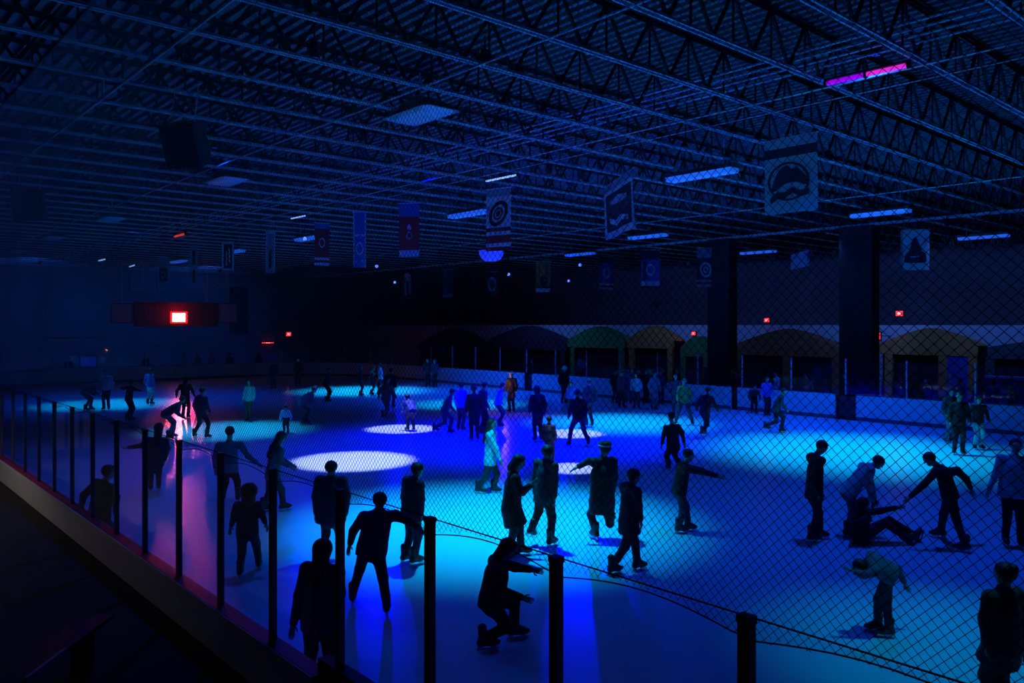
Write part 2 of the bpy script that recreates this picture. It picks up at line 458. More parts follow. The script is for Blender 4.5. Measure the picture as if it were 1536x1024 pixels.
# pipes and conduits along the rink
for k in range(4):
    x = float(atz(1100 + 9 * k, 106 + 7.0 * k, 9.05)[0])
    b = MB(); b.tube([(x, WALL_BACK + 0.2, 9.05), (x, WALL_END - 0.2, 9.05)], 0.028, 8)
    tag(b.build('ceiling_pipe', M['pipe'], smooth=False), 'thin steel pipe, one of four parallel ones inside the joists', 'pipe', 'four parallel ceiling pipes')
for (px, py), rad, lab in (((960, 197), 0.018, 'straight thin conduit below the joists, carrying the violet tube light'),
                           ((720, 98), 0.02, 'slim conduit under the joists along the first dome light row'),
                           ((100, 190), 0.025, 'conduit under the joists with short hanging drop, above the near boards'),
                           ((1180, 165), 0.012, 'thin wire under the joists beside the white mountain banner'),
                           ((1000, 330), 0.02, 'slender conduit under the joists above the distant banners')):
    x = float(atz(px, py, CZ - 0.04)[0])
    b = MB(); b.tube([(x, WALL_BACK + 0.2, CZ - 0.03), (x, WALL_END - 0.2, CZ - 0.03)], rad, 7)
    if 'drop' in lab:
        q = atz(163, 150, CZ - 0.04); b.tube([(x, q[1], CZ - 0.02), (x, q[1], CZ + 0.5)], 0.03, 7)
    tag(b.build('conduit', M['pipe']), lab, 'conduit')
# square pillars on the girder line
for k, (xa, xb) in enumerate(((1263, 1312), (1066, 1098))):
    ya, yb = float(atX(xa, 520, gx)[1]), float(atX(xb, 520, gx)[1])
    w = ya - yb
    o = slab('trim_%d' % (k + 1), (gx - 0.3, yb, -0.02), (gx + 0.5, ya, CZ - 0.12), M['dark'])
# ------------------------------------------------------------------ dome lights (first row) and strip lights
def dome_light(L=1.75, W=0.9):
    root = empty('dome_light', (0, 0, 0), 'x', 'ceiling light', 'wide reflector ceiling lights over the near lane')
    b = MB()
    def ring(l, w, z, ch=0.16):
        return [(-w/2 + ch*w/2, -l/2, z), (w/2 - ch*w/2, -l/2, z), (w/2, -l/2 + ch*l/2, z), (w/2, l/2 - ch*l/2, z), (w/2 - ch*w/2, l/2, z), (-w/2 + ch*w/2, l/2, z), (-w/2, l/2 - ch*l/2, z), (-w/2, -l/2 + ch*l/2, z)]
    rs = [ring(0.5, 0.3, 0.34), ring(1.0, 0.5, 0.26), ring(L, W, 0.0), ring(L + 0.05, W + 0.05, -0.02), ring(L - 0.08, W - 0.08, -0.02)]
    vs = [p for r in rs for p in r]; fs = [tuple(range(8))]
    for i in range(len(rs) - 1):
        for k in range(8): fs.append((8*i + k, 8*i + (k+1) % 8, 8*(i+1) + (k+1) % 8, 8*(i+1) + k))
    b.add(vs, fs); b.build('housing', M['housing'], root)
    b = MB(); rs = [ring(L - 0.08, W - 0.08, -0.015), ring(L*0.8, W*0.8, -0.07), ring(L*0.45, W*0.45, -0.11)]
    vs = [p for r in rs for p in r]; fs = [tuple(range(16, 24))]
    for i in range(2):
        for k in range(8): fs.append((8*i + k, 8*i + (k+1) % 8, 8*(i+1) + (k+1) % 8, 8*(i+1) + k))
    b.add(vs, fs); b.build('lens', M['lens'], root, smooth=False)
    b = MB(); b.tube([(0, 0, 0.3), (0, 0, 0.95)], 0.02, 6); b.box((-0.1, -0.1, 0.30), (0.1, 0.1, 0.42)); b.build('stem', M['steel'], root)
    return root
dome_lab = ['wide dome reflector light, the largest, with greenish rim high over the near ice',
            'dome reflector light beside the square black hanging box, second largest',
            'dome reflector light, third along the row from the largest one',
            'small dome reflector light, fourth along the row toward the red scoreboard wall',
            'smallest dim dome reflector light at the end of its row']
d0 = dome_light(); made = False
for (px, py), lab in zip(((630, 172), (340, 271), (168, 328), (82, 356), (28, 376)), dome_lab):
    c = d0 if not made else copy_tree(d0)
    made = True
    q = atz(px, py, 8.62); c.location = (q[0], q[1], 8.62); c['label'] = lab
def strip_light():
    root = empty('strip_light', (0, 0, 0), 'x', 'ceiling light', 'long strip ceiling lights under the joists')
    b = MB(); L = 2.4
    b.prism([(-0.26, 0.0), (0.26, 0.0), (0.20, 0.10), (0.08, 0.16), (-0.08, 0.16), (-0.20, 0.10)], -L/2, L/2, lambda u, v, d: (u, d, v)); b.build('housing', M['housing'], root)
    b = MB(); b.prism([(-0.24, 0.0), (-0.19, -0.13), (0.19, -0.13), (0.24, 0.0)], -L/2 + 0.04, L/2 - 0.04, lambda u, v, d: (u, d, v)); b.build('lens', M['strip_lens'], root)
    for yy in (-0.8, 0.8):
        b = MB(); b.tube([(0, yy, 0.15), (0, yy, 1.0)], 0.01, 5); b.build('hanger', M['steel'], root)
    return root
M['strip_lens'] = mat('lit_lens', (0.85, 0.87, 0.9), 0.3, var=0.2, scale=9, emit=(0.01, 0.12, 1.0), estr=0.55)
strips = [(1052, 260, 'long strip light between the two large banners, netting in front of it'),
          (1320, 318, 'blue glowing strip light above the pale banner with the dark figure'),
          (1475, 354, 'blue glowing strip light beside the pale banner, toward the far corner'),
          (1137, 377, 'blue strip light near the small tilted pennant banner'),
          (972, 353, 'blue strip light just below the steep wavy lettered banner'),
          (703, 319, 'blue strip light beside the banner with the round eye emblem'),
          (870, 380, 'faint blue strip light above the orange banner'),
          (462, 356, 'tiny blue strip light beside the small red banner'),
          (268, 391, 'dim strip light over the red lit scoreboard wall'),
          (352, 376, 'dim tiny strip light beside the white bordered small banner')]
s0 = strip_light()
for k, (px, py, lab) in enumerate(strips):
    c = s0 if k == 0 else copy_tree(s0)
    q = atz(px, py, 8.5); c.location = (q[0], q[1], 8.5); c['label'] = lab
# bare tube lights
def tube_light(pa, pb, z, col, estr, lab, rad=0.028, segs=1):
    a, c = atz(*pa, z), atz(*pb, z); mid = (a + c) / 2
    root = empty('tube_light', mid, lab, 'tube light')
    d = (c - a)
    mt = [mat('tube_glow', col[0], 0.3, emit=col[0], estr=estr)] + ([mat('tube_glow', col[1], 0.3, emit=col[1], estr=estr)] if segs == 2 else [])
    b = MB()
    if segs == 1: b.tube([a + d*0.03, a + d*0.97], rad, 8); child(b, 'glowing_tube', mt[0], root)
    else:
        b.tube([a + d*0.03, a + d*0.485], rad, 8); child(b, 'glowing_tube', mt[0], root)
        b = MB(); b.tube([a + d*0.515, a + d*0.97], rad, 8); child(b, 'glowing_tube', mt[1], root)
    b = MB()
    for t0, t1 in ((0, 0.03), (0.97, 1)) + (((0.485, 0.515),) if segs == 2 else ()): b.tube([a + d*t0, a + d*t1], rad * 1.5, 8)
    b.bar(a + UP*rad*1.7, c + UP*rad*1.7, 0.07, 0.03); child(b, 'batten', M['dark'], root)
    for t in (0.2, 0.8):
        h_ = MB(); h_.tube([a + d*t + UP*rad*1.5, a + d*t + UP*(CZ + 0.06 - z)], 0.012, 5); child(h_, 'hanger', M['dark'], root)
    return root
tube_light((1237, 126), (1365, 97), 8.62, ((0.30, 0.0, 0.75), (0.75, 0.02, 0.62)), 1.0, 'violet and magenta glowing tube light hanging under the joists', 0.045, 2)
BW = (0.25, 0.45, 1.0)
tube_light((728, 272), (777, 262), 8.6, (BW,), 1.3, 'bright blue-white tube light above the banner with the eye emblem', 0.03)
tube_light((436, 328), (460, 323), 8.6, (BW,), 1.2, 'short blue-white tube light above the small red banner', 0.03)
tube_light((262, 355), (279, 350), 8.6, ((1.0, 0.06, 0.03),), 0.8, 'short red glowing tube light under the joists', 0.06)
tube_light((148, 391), (160, 388), 8.6, (BW,), 1.2, 'tiny blue-white tube light at the end wall, under the dim dome lights', 0.05)
tube_light((194, 400), (204, 397), 8.6, (BW,), 1.2, 'tiny blue-white tube light just above the end wall panels', 0.05)

# ------------------------------------------------------------------ hanging loudspeakers
def speaker_box(px, py, depth, w, h, d, rz, ry, lab):
    q = atd(px, py, depth)
    root = empty('loudspeaker', q, lab, 'loudspeaker', None, rz)
    Rm = Matrix.Rotation(ry, 3, 'X')
    def T(p): return np.array(Rm @ Vector(p))
    b = MB()
    pf = [(-w/2, -h/2), (w/2, -h/2), (w/2, h/2), (-w/2, h/2)]
    vs = [T((x, -d/2, z)) for x, z in pf] + [T((x*0.8, d/2, z)) for x, z in pf]
    b.add(vs, [(0,1,2,3), (7,6,5,4), (0,4,5,1), (1,5,6,2), (2,6,7,3), (3,7,4,0)]); b.build('cabinet', M['black'], root)
    b = MB(); b.add([T((x*0.9, -d/2 - 0.015, z*0.92)) for x, z in pf] + [T((x*0.9, -d/2 + 0.01, z*0.92)) for x, z in pf], [(0,1,2,3), (7,6,5,4), (0,4,5,1), (1,5,6,2), (2,6,7,3), (3,7,4,0)])
    b.build('grille', M['dark'], root)
    for x in (-w*0.35, w*0.35):
        b = MB(); b.tube([T((x, 0, h/2 - 0.02)), (x, 0, CZ + 0.05 - q[2])], 0.012, 5); b.build('chain', M['steel'], root)
speaker_box(281, 216, 16.0, 0.72, 0.85, 0.6, YAW - R(100), R(22), 'big square black loudspeaker hanging tilted below the joists')
speaker_box(46, 306, 26.0, 0.9, 1.0, 0.6, YAW - R(80), R(15), 'dim black loudspeaker hanging above the near boards')

# ------------------------------------------------------------------ banners
BANM = {}
def bm_(c):
    if c not in BANM: BANM[c] = mat('banner_cloth', c, 0.8, var=0.10, scale=3)
    return BANM[c]
def banner(px0, py0, px1, py1, slope, X, cols, lab, marks=(), wav=0.02, hz=None, group='team banners along the middle of the rink', face=0.0):
    'hangs in the plane X or wherever the depth puts it; slope of its top edge in the picture sets which way it faces'
    pxm = (px0 + px1) / 2
    q = atX(pxm, py0, X)
    D = float(np.dot(q - CAM, FWD))
    # horizontal direction whose picture slope matches
    if abs(slope) < 0.01: a = RGT
    else:
        vx = pxm + (HOR - py0) / (-slope) * -1.0 if False else pxm + (HOR - py0) / slope
        a = FWD * 1.0 + RGT * (vx - 768.0) / F_PX
        if np.dot(a, RGT) < 0: a = -a
    a = a / np.linalg.norm(a)
    # width from the seen pixel width
    la, fa = np.dot(a, RGT), np.dot(a, FWD); xs = (pxm - 768) / F_PX
    w = abs((px1 - px0) / F_PX * D / max(0.12, abs(la - xs * fa)))
    h = (py1 - py0) / F_PX * D
    w = min(w, 3.0)
    nrm = np.cross(a, UP); 
    if np.dot(nrm, FWD) > 0: nrm = -nrm       # toward the viewer
    root = empty('team_banner', q, lab, 'banner', group)
    ph = random.random() * 6
    def P(u, v, d=0.0):
        f_ = wav * math.sin(u * 7 + ph + v * 2) * v + wav * 0.5 * math.sin(v * 5 + ph)
        return a * (u - 0.5) * w - UP * v * h + nrm * (f_ + d)
    b = MB(); nu, nv = 12, 16
    for d, fl in ((0.004, 1), (-0.004, 0)):
        vs = [P(i / nu, j / nv, d) for j in range(nv + 1) for i in range(nu + 1)]
        fs = [(j*(nu+1)+i, j*(nu+1)+i+1, (j+1)*(nu+1)+i+1, (j+1)*(nu+1)+i) for j in range(nv) for i in range(nu)]
        mi = []
        o = len(b.v); b.v += [tuple(p) for p in vs]; b.f += [tuple(i + o for i in f) for f in fs]
        for j in range(nv):
            vv = (j + 0.5) / nv; k = 0
            for e, (v0, v1, ci) in enumerate(cols[1]):
                if v0 <= vv < v1: k = ci
            b.m += [k] * nu
    b.build('cloth', [bm_(c) for c in cols[0]], root)
    b = MB(); b.tube([a * (-w/2 - 0.04) + UP * 0.01, a * (w/2 + 0.04) + UP * 0.01], 0.022, 6)
    b.build('rod', M['steel'], root)
    top = CZ + 0.01 - q[2]
    for t in (-0.42, 0.42):
        b = MB(); b.tube([a * t * w + UP * 0.01, a * t * w + UP * max(top, 0.1)], 0.008, 4); b.build('cord', M['rope'], root)
    for kind, col, args in marks:
        b = MB()
        def quadstrip(A, Bp):
            n = len(A); vs = [P(*p, 0.018) for p in A] + [P(*p, 0.018) for p in Bp] + [P(*p, 0.002) for p in A] + [P(*p, 0.002) for p in Bp]
            fs = []
            for i in range(n - 1):
                fs += [(i, i+1, n+i+1, n+i), (2*n+i, 3*n+i, 3*n+i+1, 2*n+i+1), (i, 2*n+i, 2*n+i+1, i+1), (n+i, n+i+1, 3*n+i+1, 3*n+i)]
            b.add(vs, fs)
        if kind == 'ring':
            cx, cy, rx, ry, t, rot = args
            def el(r, th):
                x, y = rx * r * math.cos(th), ry * r * math.sin(th)
                return (cx + x * math.cos(rot) - y * math.sin(rot) * 0.6, cy + x * math.sin(rot) * 0.6 + y * math.cos(rot))
            ths = np.linspace(0, 2 * math.pi, 25)
            quadstrip([el(1, t_) for t_ in ths], [el(1 - t, t_) for t_ in ths])
        elif kind == 'poly':      # top line and bottom line
            quadstrip(args[0], args[1])
        nm = {'ring': 'emblem', 'poly': 'emblem'}[kind]
        b.build(nm, bm_(col), root, fix=True)
    return root
W_, N_, RD, BK, OR_, GY, BL = (0.72, 0.74, 0.78), (0.03, 0.035, 0.07), (0.45, 0.02, 0.03), (0.02, 0.02, 0.025), (0.75, 0.22, 0.05), (0.35, 0.36, 0.4), (0.05, 0.12, 0.5)
XC = 17.7
def row(*v): return list(v)
banner(1146, 206, 1225, 319, -0.19, XC, ((W_, N_), [(0, .10, 0), (.10, .24, 1), (.24, 1, 0)]),
       'large pale banner with dark mountain shaped emblem and dark title strip',
       [('poly', N_, ([(.14, .62), (.24, .45), (.34, .38), (.44, .36), (.52, .42), (.62, .40), (.74, .50), (.84, .56)], [(.14, .70), (.24, .68), (.34, .62), (.44, .60), (.52, .60), (.62, .60), (.74, .64), (.84, .66)])),
        ('poly', N_, ([(.10, .78), (.25, .70), (.40, .72), (.55, .66), (.70, .72), (.86, .70)], [(.12, .86), (.25, .80), (.40, .80), (.55, .74), (.70, .80), (.86, .78)])),
        ('ring', N_, (.46, .58, .40, .26, .10, .1)), ('poly', GY, ([(.30, .54), (.42, .46), (.54, .52), (.66, .54)], [(.30, .57), (.42, .52), (.54, .57), (.66, .58)]))])
banner(904, 268, 953, 352, -0.69, XC - 0.6, ((BK, W_, GY), [(0, .10, 2), (.10, .16, 1), (.16, .86, 0), (.86, 1, 1)]),
       'dark banner turned nearly edge-on, pale border and slanted pale stripes',
       [('poly', W_, ([(.0, .14), (.05, .14)], [(.0, .98), (.05, .98)])), ('poly', W_, ([(.95, .14), (1, .14)], [(.95, .98), (1, .98)])),
        ('poly', W_, ([(.15, .62), (.35, .70), (.55, .64), (.85, .72)], [(.15, .72), (.35, .80), (.55, .74), (.85, .80)])),
        ('poly', GY, ([(.2, .34), (.45, .26), (.8, .34)], [(.2, .38), (.45, .42), (.8, .40)]))], wav=0.05)
banner(729, 283, 766, 376, -0.12, XC, ((W_, RD, GY), [(0, .14, 2), (.14, .62, 0), (.62, .66, 1), (.66, .72, 0), (.72, .90, 1), (.90, .96, 0), (.96, 1, 1)]),
       'white banner with a dark round eye emblem and red striped hem',
       [('ring', BK, (.5, .40, .40, .20, .30, -.35)), ('ring', BK, (.5, .40, .20, .10, .28, -.35)), ('ring', RD, (.5, .40, .10, .05, .9, -.35))])
banner(599, 305, 629, 385, -0.03, XC, ((RD, W_, BL), [(0, .24, 2), (.24, .88, 0), (.88, .93, 1), (.93, .96, 0), (.96, 1, 1)]),  # blue top band stands for blue light on the red cloth
       'deep red banner, top painted as blue lit, white striped hem, bigger of the red two',
       [('poly', W_, ([(.38, .44), (.5, .38), (.60, .44)], [(.40, .48), (.5, .5), (.58, .48)])), ('ring', GY, (.5, .60, .16, .08, .4, 0))])
banner(530, 318, 549, 401, -0.02, XC, ((BL, W_), [(0, 1, 0)]),
       'tall narrow blue banner with thin white border',
       [('poly', W_, ([(.0, .0), (.09, .0)], [(.0, 1), (.09, 1)])), ('poly', W_, ([(.91, .0), (1, .0)], [(.91, 1), (1, 1)])),
        ('poly', W_, ([(.1, .40), (.9, .40)], [(.1, .44), (.9, .44)])), ('ring', W_, (.5, .66, .3, .12, .3, 0)), ('poly', W_, ([(.2, .88), (.8, .86)], [(.2, .92), (.8, .9)]))])
banner(472, 335, 494, 398, 0.05, XC, ((RD, W_, BL), [(0, .12, 2), (.12, .84, 0), (.84, .89, 1), (.89, .93, 0), (.93, 1, 1)]),
       'smaller red banner with pale striped hem, between pale narrow ones',
       [('ring', W_, (.5, .46, .2, .12, .3, 0))])
banner(399, 347, 413, 410, 0.0, XC, ((GY, W_), [(0, .06, 1), (.06, 1, 0)]), 'pale grey narrow banner with white edges, no hem stripes',
       [('poly', W_, ([(.0, .05), (.14, .05)], [(.0, 1), (.14, 1)])), ('poly', W_, ([(.86, .05), (1, .05)], [(.86, 1), (1, 1)])), ('poly', BK, ([(.3, .5), (.6, .4)], [(.35, .9), (.6, .85)]))])
banner(333, 363, 351, 405, 0.0, XC, ((BK, W_), [(0, .08, 1), (.08, .92, 0), (.92, 1, 1)]), 'small dark banner with white border and pale streaks',
       [('poly', W_, ([(.0, .05), (.14, .05)], [(.0, 1), (.14, 1)])), ('poly', W_, ([(.86, .05), (1, .05)], [(.86, 1), (1, 1)])), ('poly', W_, ([(.34, .35), (.44, .3)], [(.34, .85), (.44, .8)])), ('poly', W_, ([(.55, .2), (.66, .25)], [(.58, .7), (.7, .75)]))])
banner(285, 369, 297, 430, 0.0, XC, ((GY, BK), [(0, 1, 0)]), 'dim grey banner with dark centre nearer the red scoreboard',
       [('poly', BK, ([(.3, .1), (.7, .1)], [(.3, .45), (.7, .45)])), ('poly', BK, ([(.35, .6), (.65, .55)], [(.3, .9), (.7, .9)]))])
banner(239, 386, 251, 430, 0.0, XC, ((GY, BK), [(0, .4, 0), (.4, .8, 1), (.8, 1, 0)]), 'dimmest grey banner, last of its row before the end wall', [('ring', GY, (.5, .6, .3, .14, .4, 0))])
G2 = 'team banners beyond the far boards'
X2 = 37.1
banner(1351, 345, 1394, 405, -0.03, X2, ((W_, N_), [(0, .84, 0), (.84, 1, 0)]), 'pale banner with a dark figure emblem, beyond the far boards',
       [('poly', N_, ([(.15, .62), (.3, .5), (.42, .22), (.52, .16), (.62, .28), (.74, .52), (.88, .6)], [(.1, .80), (.3, .82), (.42, .82), (.52, .82), (.62, .82), (.74, .82), (.9, .80)])), ('poly', W_, ([(.3, .66), (.7, .64)], [(.3, .69), (.7, .67)])), ('poly', GY, ([(.0, .0), (.08, .0)], [(.0, 1), (.08, 1)]))], group=G2)
banner(1179, 379, 1220, 402, -0.30, X2, ((BL, W_, BK), [(0, 1, 1)]), 'small wide pennant banner, tilted, with dark oval emblem',
       [('ring', BK, (.5, .5, .22, .34, .9, 0)), ('poly', BL, ([(.0, .0), (.1, .0)], [(.0, 1), (.1, 1)]))], group=G2)
banner(1045, 372, 1072, 430, 0.02, X2, ((N_, GY, W_), [(0, .25, 1), (.25, .82, 0), (.82, .87, 1), (.87, .92, 0), (.92, 1, 1)]), 'dark banner with pale ring emblem and grey hem stripes',
       [('ring', W_, (.5, .56, .32, .20, .3, 0)), ('ring', W_, (.5, .56, .14, .09, .5, 0))], group=G2)
banner(962, 375, 990, 432, 0.0, X2, ((BL, N_, W_), [(0, .25, 1), (.25, .82, 0), (.82, .94, 2), (.94, 1, 1)]), 'blue banner with white hem band, between ring and small blue-lit ones',
       [('ring', W_, (.5, .52, .26, .16, .35, 0)), ('poly', N_, ([(.1, .3), (.3, .25)], [(.1, .8), (.25, .8)]))], group=G2)
banner(899, 385, 920, 434, 0.1, X2, ((BL, N_, W_), [(0, .2, 1), (.2, .82, 0), (.82, .9, 2), (.9, .94, 1), (.94, 1, 2)]), 'small banner painted as blue lit, two white hem lines, beside the blue stage lamps',  # cloth coloured blue for the blue light falling on it
       [('ring', W_, (.5, .5, .24, .18, .4, 0))], group=G2)
banner(804, 392, 826, 438, 0.0, X2, ((OR_, BK, W_), [(0, .80, 0), (.80, .90, 1), (.90, 1, 2)]), 'orange banner with black emblem and white hem',
       [('ring', BK, (.52, .64, .26, .18, .9, 0)), ('ring', OR_, (.6, .62, .08, .05, .9, 0)), ('poly', BK, ([(.2, .1), (.26, .1)], [(.2, .5), (.26, .5)])), ('poly', BK, ([(.7, .1), (.76, .1)], [(.7, .45), (.76, .45)]))], group=G2)
banner(729, 408, 747, 444, 0.0, X2, ((BK, W_), [(0, 1, 0)]), 'black banner with one pale oval ring emblem', [('ring', W_, (.5, .5, .36, .32, .35, .3))], group=G2)
banner(664, 404, 680, 446, 0.0, X2, ((N_, GY), [(0, .85, 0), (.85, 1, 1)]), 'dim plain dark banner with grey hem beyond the net', [('poly', GY, ([(.2, .0), (.3, .0)], [(.2, .8), (.3, .8)]))], group=G2)
banner(603, 404, 620, 445, 0.0, X2, ((N_, W_), [(0, 1, 0)]), 'dark banner with pale jagged figure emblem',
       [('poly', W_, ([(.2, .2), (.5, .1), (.8, .25)], [(.25, .4), (.5, .45), (.8, .42)])), ('poly', W_, ([(.2, .5), (.35, .45)], [(.25, .9), (.4, .95)])), ('poly', W_, ([(.6, .5), (.8, .45)], [(.6, .9), (.8, .85)]))], group=G2)

# ------------------------------------------------------------------ far side lobby: pale wall, hut fronts, red exit lamps
XB = 43.0
yb0, yb1 = float(atX(1600, 500, XB)[1]) - 6, WALL_END
slab('trim_3', (XB, yb0, -0.02), (XB + 0.3, yb1, 3.9), M['wallband'])
def hut(px0, px1, apex, eave, col, lab, posts, door=None, X=XB - 1.2, base=0.0, dark=True):
    ya, yb = float(atX(px0, 520, X)[1]), float(atX(px1, 520, X)[1])
    mid, w = (ya + yb) / 2, ya - yb
    za = EYE - (apex - HOR) * float(np.dot(atX((px0+px1)/2, 500, X) - CAM, FWD)) / F_PX
    ze = EYE - (eave - HOR) * float(np.dot(atX((px0+px1)/2, 500, X) - CAM, FWD)) / F_PX
    root = empty('hut_front', (X, mid, 0), lab, 'hut')
    mt = mat('hut_paint', col, 0.75, var=0.25, scale=2.5)
    b = MB()
    poly = [(w/2 - w * t, ze + (za - ze) * (1 - abs(2 * t - 1) ** 1.25) ** 0.95) for t in np.linspace(0, 1, 13)]
    poly = poly + [(-w/2, ze - 0.45), (w/2, ze - 0.45)]
    b.prism(poly, -0.12, 0.0, lambda u, v, d: (d, u, v)); b.build('gable', mt, root)
    b = MB(); pr = [(u, v) for u, v in poly[:13]]
    for i in range(12): b.bar((0.5, pr[i][0], pr[i][1] + 0.04), (0.5, pr[i+1][0], pr[i+1][1] + 0.04), 1.2, 0.06, up=(0, 0, 1))
    b.build('roof', mt, root)
    for q in posts:
        yy = float(atX(q, 520, X)[1]) - mid
        b = MB(); b.box((-0.1, yy - 0.2, -0.02), (0.12, yy + 0.2, ze - 0.4)); b.build('hut_post', mt, root)
    b = MB(); b.box((0.2, -w/2 + 0.05, -0.02), (0.26, w/2 - 0.05, ze - 0.4)); b.build('opening', M['black'], root)  # solid black sheet in place of the shade inside the hut
    b = MB(); b.box((-0.05, -w/2 + 0.1, -0.02), (0.25, w/2 - 0.1, 1.0)); b.build('counter', M['dark'], root)
    if door:
        y0, y1 = float(atX(door[0], 520, X)[1]) - mid, float(atX(door[1], 520, X)[1]) - mid
        b = MB(); b.box((-0.07, y1, 0), (0.05, y0, ze - 0.45)); d = b.build('door', mat('blue_door', (0.05, 0.09, 0.55), 0.5), root)
        b = MB(); b.box((-0.12, y0 - 0.22, 0.95), (-0.07, y0 - 0.12, 1.55)); b.build('door_handle', M['post_far'], d)
hut(1320, 1468, 494, 519, (0.85, 0.30, 0.07), 'orange-brown hut front with blue door and pale handle', (1334, 1415, 1460), (1420, 1455))
hut(1100, 1262, 495, 522, (0.5, 0.16, 0.06), 'wide brown hut front between the two dark pillars', (1108, 1180, 1254))
hut(1022, 1064, 506, 524, (0.10, 0.32, 0.08), 'small green hut front beside the dark pillar', (1026, 1060))
hut(942, 1012, 490, 512, (0.85, 0.32, 0.07), 'orange hut front beside the green gabled one', (948, 1006))
hut(853, 938, 491, 512, (0.06, 0.45, 0.10), 'green gabled hut front between dark and orange ones', (860, 932))
hut(730, 852, 490, 515, (0.10, 0.05, 0.08), 'dark plum gabled hut front beside the green one', (738, 790, 846))
hut(628, 726, 493, 520, (0.05, 0.05, 0.09), 'very dark hut front farthest along the lobby wall', (634, 720))
hut(1482, 1580, 516, 524, (0.05, 0.12, 0.10), 'dark green framed stall beside the orange hut', (1486, 1574))
# blue counter at the right of the lobby
q0, q1 = atX(1478, 585, 38.6), atX(1600, 585, 38.6)
ct = empty('counter', (38.6, (q0[1] + q1[1]) / 2, 0), 'blue covered counter in front of the dark green stall', 'counter')
b = MB(); b.box((38.6, q1[1], 0.1), (39.4, q0[1], 1.6)); child(b, 'counter_body', mat('blue_cover', (0.04, 0.10, 0.7), 0.5), ct)
b = MB(); b.box((38.5, q1[1] - 0.1, 1.6), (39.5, q0[1] + 0.1, 1.68)); child(b, 'counter_top', mat('blue_top', (0.2, 0.35, 0.8), 0.35), ct)
# red exit lamps
RE = mat('red_glow', (0.8, 0.05, 0.05), 0.4, emit=(1.0, 0.03, 0.05), estr=1.6)
RC = mat('red_core', (1, 0.5, 0.5), 0.4, emit=(1.0, 0.30, 0.30), estr=2.5)
def red_lamp(px, py, X, w, h, lab, parent=None):
    q = atX(px, py, X); root = empty('exit_lamp', q, lab, 'exit lamp', None)
    b = MB(); b.box((0.03, -w*0.7, -h*0.7), (0.12, w*0.7, h*0.7)); b.build('lamp_box', M['dark'], root)
    b = MB(); b.box((-0.02, -w/2, -h/2), (0.03, w/2, h/2)); b.build('lit_face', RE, root)
    b = MB(); b.box((-0.03, -w*0.22, -h*0.22), (-0.018, w*0.22, h*0.22)); b.build('bulb', RC, root)
    b = MB(); b.tube([(0.12, 0, 0), (XB - X if X > 38.2 else gx - 0.3 - X, 0, 0)], 0.02, 5); b.build('bracket', M['dark'], root)
red_lamp(1349, 470, XB - 0.14, 0.34, 0.26, 'small red lit exit lamp high on the wall over the orange hut')
red_lamp(1317, 504, XB - 1.4, 0.20, 0.36, 'upright narrow red exit lamp at the edge of the orange hut')
red_lamp(1150, 480, XB - 0.14, 0.30, 0.24, 'small red exit lamp above the wide brown hut')
red_lamp(1040, 500, XB - 0.14, 0.28, 0.24, 'small red exit lamp above the small green hut')

# ------------------------------------------------------------------ end wall: scoreboard, panels, lamps
YE = 63.5
def endq(px, py): return atY(px, py, YE)
a, c = endq(202, 452), endq(326, 489)
sb = empty('scoreboard', ((a[0]+c[0])/2, YE, (a[2]+c[2])/2), 'dark scoreboard with one bright red glowing readout on the end wall', 'scoreboard')
b = MB(); b.box((a[0], YE, c[2]), (c[0], YE + 0.25, a[2])); child(b, 'panel', mat('maroon_panel', (0.10, 0.03, 0.04), 0.6), sb)
lit = mat('readout_glow', (1, 0.4, 0.3), 0.4, emit=(1.0, 0.62, 0.55), estr=5.0)
red_edge = mat('readout_edge', (1, 0.05, 0.05), 0.4, emit=(1.0, 0.005, 0.01), estr=1.3)
q0, q1 = endq(255, 467), endq(281, 485)
b = MB(); b.box((q0[0], YE - 0.06, q1[2]), (q1[0], YE + 0.02, q0[2])); child(b, 'readout_frame', red_edge, sb)
for k in range(4):   # four lit bars that blur together
    x0 = 258 + k * 5.0; p0, p1 = endq(x0, 469.5), endq(x0 + 4.3, 482.5)
    b = MB(); b.box((p0[0], YE - 0.12, p1[2]), (p1[0], YE - 0.05, p0[2])); child(b, 'readout_digit', lit, sb)
for px in (215, 312):
    p = endq(px, 452); b = MB(); b.tube([(p[0], YE + 0.12, p[2] - 0.02), (p[0], YE + 0.12, CZ + 0.02)], 0.03, 5)
    child(b, 'hanger', M['steel'], sb)
for (x0, x1, lab) in ((167, 200, 'grey advert panel beside the scoreboard, toward the near boards'), (327, 356, 'grey advert panel beside the scoreboard, toward the far corner')):
    a, c = endq(x0, 455), endq(x1, 484)
    pn = empty('wall_panel', ((a[0]+c[0])/2, YE, c[2]), lab, 'panel')
    b = MB(); b.box((a[0], YE + 0.02, c[2]), (c[0], YE + 0.12, a[2])); child(b, 'panel_face', mat('grey_panel', (0.4, 0.42, 0.48), 0.7), pn)
    b = MB(); 
    for u, v in (((a[0], a[2]), (c[0], a[2])), ((a[0], c[2]), (c[0], c[2])), ((a[0], a[2]), (a[0], c[2])), ((c[0], a[2]), (c[0], c[2]))):
        b.bar((u[0], YE + 0.02, u[1]), (v[0], YE + 0.02, v[1]), 0.06, 0.06, up=(0, 1, 0))
    child(b, 'panel_frame', M['dark'], pn)
    b = MB(); b.tube([((a[0]+c[0])/2, YE + 0.1, a[2] - 0.05) , ((a[0]+c[0])/2, YE + 0.1, CZ + 0.02)], 0.025, 5); child(b, 'hanger', M['steel'], pn)
